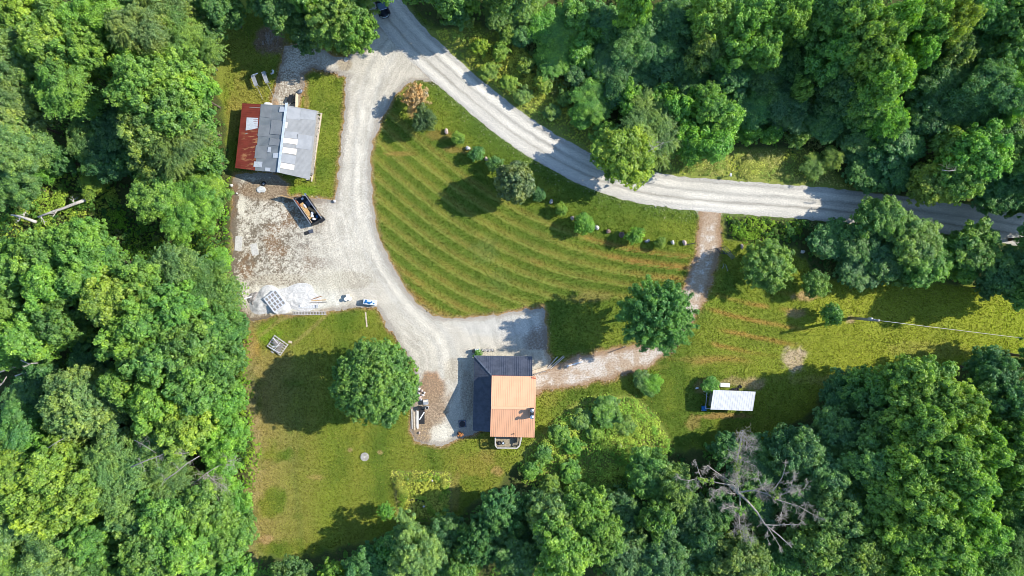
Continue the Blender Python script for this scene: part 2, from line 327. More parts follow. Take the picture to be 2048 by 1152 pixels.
# dry rim of dead grass and blown stone beside the gravel
rim = np.exp(-(np.clip(np.minimum(sd_drive, sd_path), 0, 9)/.45)**2); rim2 = np.exp(-(np.clip(sd_road, 0, 9)/.5)**2)
col = lerp3(col, (.33, .19, .085), rim*.85*(.5+n_mid)); col = lerp3(col, (.20, .22, .12), rim2*.45)
alt = lerp3(alt, (.42, .38, .30), np.clip(rim+rim2*.7, 0, 1)); amt = amt+rim*.25+rim2*.2
rw = ss(3.2, 1.0, sd_road)*(roadlat < 0); alt = lerp3(alt, (.36, .38, .27), rw*.8); col = lerp3(col, (.10, .17, .025), rw*.6)
# floors of the woods, the bank and the weeds
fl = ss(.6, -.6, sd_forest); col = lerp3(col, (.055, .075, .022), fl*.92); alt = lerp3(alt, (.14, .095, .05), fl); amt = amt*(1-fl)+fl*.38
mm = np.clip(ss(.8, -.4, sMN)+ss(.8, -.4, sME)+ss(.8, -.4, sMS), 0, 1); col = lerp3(col, (.22, .26, .05), mm); alt = lerp3(alt, (.30, .25, .08), mm); amt = amt*(1-mm)+mm*.4
edgeW = np.exp(-((sW-.6)/1.0)**2)*ss(380, 430, PXG)*ss(380, 520, PYG); col = lerp3(col, (.35, .28, .13), edgeW*.55)
NW = ss(560, 520, PXG)*ss(200, 150, PYG); col = lerp3(col, (.18, .17, .05), NW*.4*n_mid)
LEAFL = np.hypot((PXG-540)/30, (PYG-82)/28); col = lerp3(col, (.26, .17, .12), ss(1.3, .7, LEAFL+(n_sm-.5)*.8)*.9); alt = lerp3(alt, (.55, .48, .42), ss(1.2, .7, LEAFL))
amt = np.where(far, .2, amt); col = np.where(far[..., None], np.array((.06, .09, .02)), col)
def rgba(c): return np.concatenate([c.reshape(-1, 3), np.ones((c.size//3, 1))], 1)
idx = np.arange(NX*NY).reshape(NY, NX)
FQ = np.stack([idx[:-1, :-1], idx[:-1, 1:], idx[1:, 1:], idx[1:, :-1]], -1).reshape(-1, 4)
M_TURF = ground_mat('turf', 5.5, .95, .2, .50, 1.5)
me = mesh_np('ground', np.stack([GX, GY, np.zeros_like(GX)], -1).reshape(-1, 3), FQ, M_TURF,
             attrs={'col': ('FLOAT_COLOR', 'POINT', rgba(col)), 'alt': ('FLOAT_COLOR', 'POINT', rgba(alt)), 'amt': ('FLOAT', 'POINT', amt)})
tag(link('ground', me), kind='structure')
# ------------------------------------------------------------------ gravel sheets cut from the same lattice along their ragged edges
def sheet(name, sd, z, mat, c, a, m, h=None):
    gy, gx = np.gradient(sd); gx = gx/np.gradient(GX, axis=1); gy = gy/np.gradient(GY, axis=0); g2 = gx*gx+gy*gy+1e-6
    ins = (sd < 0).ravel(); keep = ins[FQ].any(1)&(~far.ravel()[FQ].any(1)); f = FQ[keep]
    X2 = np.where(sd > 0, GX-np.clip(sd, 0, .3)*gx/g2, GX); Y2 = np.where(sd > 0, GY-np.clip(sd, 0, .3)*gy/g2, GY)
    used = np.unique(f); mp = np.full(NX*NY, -1); mp[used] = np.arange(len(used))
    Z = np.full(GX.shape, z) if h is None else z+np.where(sd < -.05, h, 0)
    V = np.stack([X2, Y2, Z], -1).reshape(-1, 3)[used]
    me = mesh_np(name, V, mp[f], mat, attrs={'col': ('FLOAT_COLOR', 'POINT', rgba(c)[used]), 'alt': ('FLOAT_COLOR', 'POINT', rgba(a)[used]), 'amt': ('FLOAT', 'POINT', m.ravel()[used])})
    return tag(link(name, me), kind='structure')
M_GRAVEL = ground_mat('gravel', 4.5, .9, .6, .66, 1.26, 3.4, .40, .62)
# main road: pale wheel tracks, grey loose stone between and at the sides
lat = roadlat+wob*.35
c = full((.545, .515, .465))
for off, wd, cc, k in ((-1.55, .5, (.67, .635, .575), .9), (-.1, .55, (.65, .615, .555), .8), (1.4, .55, (.68, .645, .58), .9), (-2.3, .35, (.58, .56, .53), .6), (-.85, .2, (.33, .31, .27), .85), (.62, .24, (.38, .365, .33), .75), (2.4, .4, (.52, .50, .47), .7), (2.1, .16, (.40, .38, .34), .7)):
    c = lerp3(c, cc, np.exp(-((lat-off)/wd)**2)*k*(.65+.7*n_mid))
c = c*(.80+.34*vnoise(lat, GX*.06, 2.6, 51)+.14*(n_sm-.5))[..., None]; c[..., 2] *= .92; c[..., 1] *= .98
sheet('gravel_road', sd_road, .012, M_GRAVEL, c, full((.30, .28, .25)), .10+.25*ss(1.8, 2.8, np.abs(lat))+.1*n_mid)
# driveway and yard
dr_c = G(smooth_line([(800, 60), (760, 110), (730, 180), (718, 260), (712, 340), (712, 420), (735, 500), (775, 570), (830, 640), (880, 690), (890, 780)]))
dD, sD = dist_line(GX, GY, dr_c); dlat = dD*sD+wob*.5
c = full((.52, .48, .42)); a = full((.34, .31, .26))
wy = fbm(GX, GY, .35, 41, 3)*9; swirl = np.abs(np.sin(dlat*2.1+wy)); c = lerp3(c, (.70, .675, .62), (swirl > .88)*.34*(n_sm > .45)*ss(3.8, 2.5, dD))
for off, wd, cc, k in ((.5, .45, (.66, .62, .55), .7), (-1.5, .5, (.58, .54, .47), .5), (1.9, .6, (.46, .44, .41), .6), (-.5, .4, (.45, .43, .40), .5)):
    c = lerp3(c, cc, np.exp(-((dlat-off)/wd)**2)*k)
m = .30+.3*(n_mid-.5)+.25*ss(-1.4, -.2, sd_drive)
YARD = ss(690, 560, PXG+60*wob2)*ss(335, 380, PYG); soil = .25+.5*ss(.36, .68, fbm(GX, GY, .2, 42, 4)+.16*ss(620, 480, PXG)-.10*ss(550, 600, PYG)*ss(500, 540, PXG))
a = lerp3(a, (.15, .115, .075), YARD*.9); a = lerp3(a, (.22, .125, .06), YARD*ss(.5, .65, n_mid)*.7)
pat = ss(.36, .66, .5*fbm(GX, GY, 2.2, 45, 3)+.25*n_mid+.25*fbm(GX, GY, 4.2, 47, 2)); m = m+YARD*(-.03+.48*soil*(.3+1.1*pat)+.16*pat)+YARD*.16*ss(490, 470, PXG)*ss(500, 450, PYG)
c = lerp3(c, (.62, .575, .49), YARD*.5); scr = np.abs(np.sin(fbm(GX, GY, .22, 44, 3)*34)); c = lerp3(c, (.74, .71, .64), (scr > .93)*.3*ss(740, 600, PXG)*ss(400, 430, PYG))
for px, py, rx, ry, cc, k, mm_ in ((477, 487, 6, 17, (.62, .58, .50), .9, 0), (509, 499, 8, 13, (.62, .58, .50), .9, 0), (482, 410, 8, 22, (.64, .60, .52), .8, .1), (590, 600, 95, 30, (.66, .64, .58), .85, .08), (548, 607, 38, 24, (.68, .66, .61), .9, .06),
      (700, 560, 50, 18, (.44, .40, .32), .6, .42), (560, 560, 60, 14, (.5, .45, .36), .6, .45), (530, 380, 50, 22, (.34, .25, .16), .8, .55), (580, 175, 30, 36, (.66, .62, .54), .9, .58), (600, 125, 50, 30, (.64, .61, .56), .8, .56), (550, 215, 8, 20, (.40, .24, .13), .8, .4),
      (862, 775, 24, 32, (.46, .25, .13), .95, .5), (845, 860, 22, 26, (.44, .30, .16), .9, .6), (868, 825, 22, 40, (.44, .33, .22), .8, .55), (885, 865, 26, 18, (.66, .62, .54), .8, .35), (935, 790, 14, 50, (.40, .36, .30), .6, .62), (910, 740, 22, 24, (.50, .44, .35), .6, .45),
      (1078, 688, 30, 40, (.46, .43, .40), .8, .74), (860, 800, 40, 46, (.44, .32, .22), .7, .55), (1000, 650, 90, 24, (.53, .52, .50), .6, .35), (690, 130, 16, 12, (.40, .33, .22), .7, .5), (728, 90, 10, 16, (.45, .36, .22), .8, .45), (640, 146, 40, 5, (.42, .30, .2), .7, .5), (650, 560, 40, 25, (.60, .56, .47), .6, .25), (508, 625, 30, 12, (.48, .42, .33), .7, .45)):  # the parking patch mixes dark litter with tree shade painted into the gravel
    q = np.hypot((PXG-px)/rx, (PYG-py)/ry)+(n_sm-.5)*.5; f = ss(1.2, .75, q)*k; c = lerp3(c, cc, f); m = m*(1-f)+mm_*f
    if mm_ > .38: a = lerp3(a, (.17, .11, .065), f*.8)
SLAB = ss(.1, -.1, sdf(GX, GY, G([(952, 696), (1098, 700), (1104, 718), (1098, 735), (1062, 748), (952, 748)]))); c = lerp3(c, (.50, .46, .38), SLAB*.8); m = m*(1-SLAB*.7)
edge = ss(-.9, -.1, sd_drive); c = lerp3(c, (.36, .25, .15), edge*.6); m = m+edge*.15
for pts, wd in (([(640, 420), (668, 410), (690, 430), (688, 470), (720, 520), (760, 570)], .25), ([(660, 430), (680, 450), (690, 500), (740, 560)], .2), ([(600, 520), (650, 500), (700, 470), (715, 420)], .22), ([(640, 540), (700, 500), (725, 440)], .2), ([(760, 110), (745, 160), (735, 220), (715, 330)], .3), ([(760, 330-230), (770, 160), (730, 240)], .22), ([(700, 150), (740, 170), (760, 130)], .2), ([(690, 160), (712, 210), (725, 300)], .2), ([(560, 400), (600, 470), (640, 480)], .2)):
    d, _ = dist_line(GX, GY, G(smooth_line(pts))); k = ss(wd, wd*.3, np.abs(d-.75)) ; c = lerp3(c, (.72, .69, .63), k*.28*ss(.35, .6, n_sm))
c = c*(.70+.26*vnoise(dlat, GY*.09+GX*.03, 2.2, 52)+.30*fbm(GX, GY, .9, 53, 3))[..., None]; c[..., 2] *= .90; c[..., 1] *= .98
sheet('gravel_driveway', sd_drive, .008, M_GRAVEL, c, a, np.clip(m, 0, 1))
c = full((.60, .54, .46)); c = lerp3(c, (.44, .32, .21), ss(.42, .6, n_sm*.5+n_mid*.5)*.8); a = full((.30, .20, .12)); m = .42+.3*(n_mid-.5)+ss(-1.1, -.1, sd_path)*.22
BR = ss(1420, 1380, PXG)*ss(690, 720, PYG+60*wob); c = lerp3(c, (.36, .22, .11), ss(760, 700, PYG+PXG*.17-180)*ss(1330, 1290, PXG)*.6)
edge = ss(-.8, -.1, sd_path); c = lerp3(c, (.38, .22, .10), edge*.75)
sheet('gravel_path', sd_path, .004, M_GRAVEL, c, a, np.clip(m, 0, 1))
# heap of spread stone in the yard
# ------------------------------------------------------------------ leaf clouds
def unit(v): return v/np.maximum(np.linalg.norm(v, axis=-1, keepdims=True), 1e-9)
def leaves(C, O, rc, n, size, R, spread=.75, flat=.75, up=.45, crnd=None, asp=.62):
    "n leaves round each clump centre C, on the side of its outward direction O"
    k = len(C); d = unit(R.normal(size=(k, n, 3))+O[:, None, :]*spread)
    rr = (np.asarray(rc).reshape(-1, 1, 1) if np.ndim(rc) else rc)
    p = C[:, None, :]+d*rr*R.uniform(.45, 1.05, (k, n, 1))*np.array([1, 1, flat])
    nrm = unit(d*.7+O[:, None, :]*.3+R.normal(size=(k, n, 3))*.45+np.array([0, 0, up]))
    t = unit(np.cross(nrm, R.normal(size=(k, n, 3)))); b = np.cross(nrm, t)
    s = size*R.uniform(.7, 1.35, (k, n, 1)); L = t*s*.5; W = b*s*.5*asp
    V = np.stack([p-L, p-W+nrm*s*.06, p+L, p+W+nrm*s*.06], 2).reshape(-1, 3)
    cr = R.uniform(0, 1, (k, 1)) if crnd is None else crnd.reshape(-1, 1)
    rn = np.repeat((cr*.5+R.uniform(0, 1, (k, n))*.5).ravel(), 4)
    return V, rn
def leafmesh(name, parts, mat, cols=None):
    V = np.concatenate([p[0] for p in parts]); rn = np.concatenate([p[1] for p in parts])
    F = np.arange(len(V)).reshape(-1, 4)
    at = {'rnd': ('FLOAT', 'POINT', rn)}
    if cols is not None: at['col'] = ('FLOAT_COLOR', 'POINT', np.concatenate([cols, np.ones((len(cols), 1))], 1))
    return mesh_np(name, V, F, mat, attrs=at)
SIZES = {'oak': ((2.4, 5.), (4.3, 12.), (6.2, 17.)), 'round': ((2.2, 4.), (6.8, 14.)), 'star': ((2., 4.), (3.8, 7.5), (6., 13.)),
         'feather': ((3., 8.), (5., 15.)), 'cloud': ((2.4, 5.), (4.4, 12.)), 'sumac': ((2.4, 5.), (4.4, 10.)), 'bush': ((1., 2.), (2.3, 3.2)), 'wispy': ((2., 4.8),)}
_proto = {}
def crown_parts(kind, R, H, R_):
    r = R_; parts = []; lobes = []
    zc = H*.66; hz = H*.36
    if kind in ('oak', 'cloud', 'feather', 'sumac', 'bush'):
        lr = {'oak': .205, 'cloud': .24, 'feather': .30, 'sumac': .30, 'bush': .36}[kind]
        nl = {'oak': 44 if R > 5 else 34 if R > 3 else 16, 'cloud': 32 if R > 3 else 14, 'feather': 18, 'sumac': 16, 'bush': 11}[kind]
        ph = r.uniform(0, 6.28, 3)
        for i in range(nl):
            a = i*2.399+r.uniform(-.3, .3); q = math.sqrt((i+.35)/nl); edge = 1+.17*math.sin(2*a+ph[0])+.13*math.sin(3*a+ph[1])+.09*math.sin(5*a+ph[2]); q = q*.86*r.uniform(.78, 1.14)
            z = zc+hz*(.75*math.sqrt(max(0, 1-q*q))-.25)+r.uniform(-.3, .24)*hz; q *= edge
            lobes.append((R*q*math.cos(a), R*q*math.sin(a), z, R*lr*r.uniform(.6, 1.3)))
        for i in range(nl//2):
            a = r.uniform(0, 6.28); q = r.uniform(.3, .72); lobes.append((R*q*math.cos(a), R*q*math.sin(a), zc-hz*.42, R*.34))
    elif kind == 'round':
        for i in range(46):
            a = i*2.399; q = math.sqrt((i+.3)/46)*.86
            z = zc+hz*(.95*math.sqrt(max(0, 1-q*q))-.35)+r.uniform(-.16, .12)*hz; q *= 1+.07*math.sin(2*a+1)+.06*math.sin(3*a)+r.uniform(-.05, .07)
            lobes.append((R*q*math.cos(a), R*q*math.sin(a), z, R*.17*r.uniform(.65, 1.35)))
        for i in range(22):
            a = i*2.399; q = r.uniform(.75, .86); lobes.append((R*q*math.cos(a), R*q*math.sin(a), zc-hz*r.uniform(.1, .8), R*.2))
        lobes.append((0, 0, zc-hz*.1, R*.72))
    if lobes:
        Lb = np.array(lobes); cen = []; out_ = []; cr = []
        cl = {'oak': .62, 'cloud': .6, 'feather': .5, 'sumac': .75, 'bush': .32, 'round': .5}[kind]*(.8 if R < 3 else 1)
        for i, (x, y, z, q) in enumerate(lobes):
            n = int(2.1*math.pi*q*q/(cl*cl*{'feather': .55, 'sumac': 1.0, 'round': .62}.get(kind, .72)))+3
            d = unit(r.normal(size=(n, 3))+np.array([0, 0, .75])); d[:, 2] = np.where(d[:, 2] < -.35, -d[:, 2], d[:, 2])
            p = np.array([x, y, z])+d*q*r.uniform(.55, 1.55, (n, 1))*np.array([1, 1, .8])
            D = np.linalg.norm((p[:, None, :]-Lb[None, :, :3])/np.array([1, 1, .8]), axis=2)/Lb[None, :, 3]
            D[:, i] = 9; ok = D.min(1) > .6
            cen.append(p[ok]); out_.append(d[ok]); cr.append(np.clip(r.uniform(-.1, 1, ok.sum())*.8+r.uniform(0, .35), 0, 1))
        C = np.concatenate(cen); O = unit(np.concatenate(out_)+np.array([0, 0, .25])+r.normal(size=(len(C), 3))*.3); cr = np.concatenate(cr)
        if kind == 'oak': parts.append(leaves(C, O, r.uniform(.24, .6, len(C))*cl/.62, 38, .30, r, .7, .8, .35, crnd=cr))
        elif kind == 'cloud': parts.append(leaves(C, O, r.uniform(.38, .75, len(C)), 48, .26, r, .5, .7, .45, cr))
        elif kind == 'round': parts.append(leaves(C, O, r.uniform(.26, .58, len(C)), 30, .34, r, .8, .8, .3, cr))
        elif kind == 'bush': parts.append(leaves(C, O, r.uniform(.16, .36, len(C)), 26, .16, r, .8, .9, .4, cr))
        elif kind == 'feather':
            dr = unit(O*np.array([1, 1, -.25])+r.normal(size=C.shape)*.25)          # drooping sprays
            for k in range(4):
                parts.append(leaves(C+dr*k*.3-np.array([0, 0, .05*k*k]), O, .27-.04*k, 15, .17, r, .2, .5, .7, cr))
        else:                                                                     # rosettes of long compound leaves
            for k in range(9):
                a = k*2*math.pi/9+r.uniform(0, 6.28, len(C)); t = np.stack([np.cos(a), np.sin(a), np.full(len(C), .15)], 1)
                for j in range(4): parts.append(leaves(C+t*(.12+.2*j)-np.array([0, 0, .03*j*j]), O, .09, 4, .24, r, .1, .4, 1.2, cr, .5))
    if kind in ('star', 'wispy'):
        nb = int({'star': 40, 'wispy': 17}[kind]*R*(1 if R > 3 else 1.6)); C = []; O = []
        for i in range(nb):
            a = i*2.399+r.uniform(-.2, .2); q = (i+.5)/nb; el = math.asin(min(.98, max(-.3, 1.05-q*1.35)))
            L = R*r.uniform(.62, 1.12)*(1 if el < .9 else .85); o = np.array([math.cos(a)*math.cos(el), math.sin(a)*math.cos(el), math.sin(el)*hz/R*1.15])
            for s in np.arange(.34 if kind == 'star' else .25, 1.0, .36/R):
                b = o*L*s+np.array([0, 0, zc-hz*.25]); w_ = (1.05-s)*R*.17
                side = unit(np.cross(o, [0, 0, 1]))
                for sgn in (-1, 0, 1): C.append(b+side*sgn*w_*r.uniform(.6, 1.2)); O.append(unit(o+np.array([0, 0, .4])))
        C = np.array(C)+r.normal(size=(len(C), 3))*.08; O = np.array(O)
        if kind == 'star': parts.append(leaves(C, O, r.uniform(.2, .42, len(C))*(1 if R > 3 else .75), 17, .29 if R > 3 else .2, r, .5, .8, .5, None, .45))
        else: parts.append(leaves(C, O, r.uniform(.12, .3, len(C)), 11, .2, r, .5, .8, .4))
        if R > 3:
            n2 = int(9*R*R); dd = unit(r.normal(size=(n2, 3))+np.array([0, 0, .5])); cc = np.array([0, 0, zc-hz*.15])+dd*np.array([R*.8, R*.8, hz*.8])*r.uniform(.72, 1.08, (n2, 1))
            parts.append(leaves(cc, dd, r.uniform(.25, .5, n2), 20, .27, r, .6, .8, .4))
        lobes = [(R*.6*math.cos(i*2.4), R*.6*math.sin(i*2.4), zc+hz*.1, 1) for i in range(8)]
    return parts, lobes
def proto(kind, si, var):
    key = (kind, si, var)
    if key in _proto: return _proto[key]
    R, H = SIZES[kind][si]; r = np.random.RandomState(sum(map(ord, kind))*7+si*31+var*101)
    parts, lobes = crown_parts(kind, R, H, r)
    cm = leafmesh('crown_'+kind, parts, M_LEAF)
    t = MB(); tr = .03*H*.55+.04; rr = random.Random(si*9+var)
    if kind == 'bush': tr = .04
    bend = rr.uniform(-.3, .3)*R*.2
    t.tube([(0, 0, -.1), (0, 0, H*.05), (bend*.4, 0, H*.3), (bend, bend*.5, H*.6), (bend, bend, H*.86)], [tr*1.5, tr*1.05, tr*.85, tr*.55, tr*.12], 7)
    for i, (x, y, z, q) in enumerate(sorted(lobes, key=lambda l: -l[3])[:12]):
        z0 = H*rr.uniform(.26, .5); t.tube([(bend*.4, 0, z0), (x*.4, y*.4, z0+(z-z0)*.5+.1*H*0), (x*.8, y*.8, z-.1), (x*.97, y*.97, z+q*.4)], [tr*.5, tr*.34, tr*.2, .02], 5)
    _proto[key] = (cm, t.mesh('trunk_'+kind, M_BARK, True), R, H); return _proto[key]
_tr = random.Random(5); TREES = []
def plant(px, py, rpx, h, kind, color, label, name='tree', cat='tree', group=None, zf=.68, stem='trunk', squash=1., leafm=None, bark=None):
    zc = h*zf; k = (H_CAM-zc)/H_CAM; r = rpx/PPM*k*(1.1 if h > 7 and group else 1.); S_ = SIZES[kind]
    si = min(range(len(S_)), key=lambda i: abs(math.log(S_[i][0]/r))); var = _tr.randint(0, 1)
    cm, tm, R, H = proto(kind, si, var); c = P(px, py, zc)
    if leafm: cm = cm.copy(); cm.materials.clear(); cm.materials.append(leafm)
    if bark: tm = tm.copy(); tm.materials.clear(); tm.materials.append(bark)
    t = thing(name, label, cat, (c.x, c.y, 0), _tr.uniform(0, 6.28), group)
    s = r/R/1.04; t.scale = (s, s*squash, h/H)
    link('crown' if stem == 'trunk' else 'foliage', cm, t, tuple(x*_tr.uniform(.93, 1.07) for x in color)); link(stem, tm, t); return t
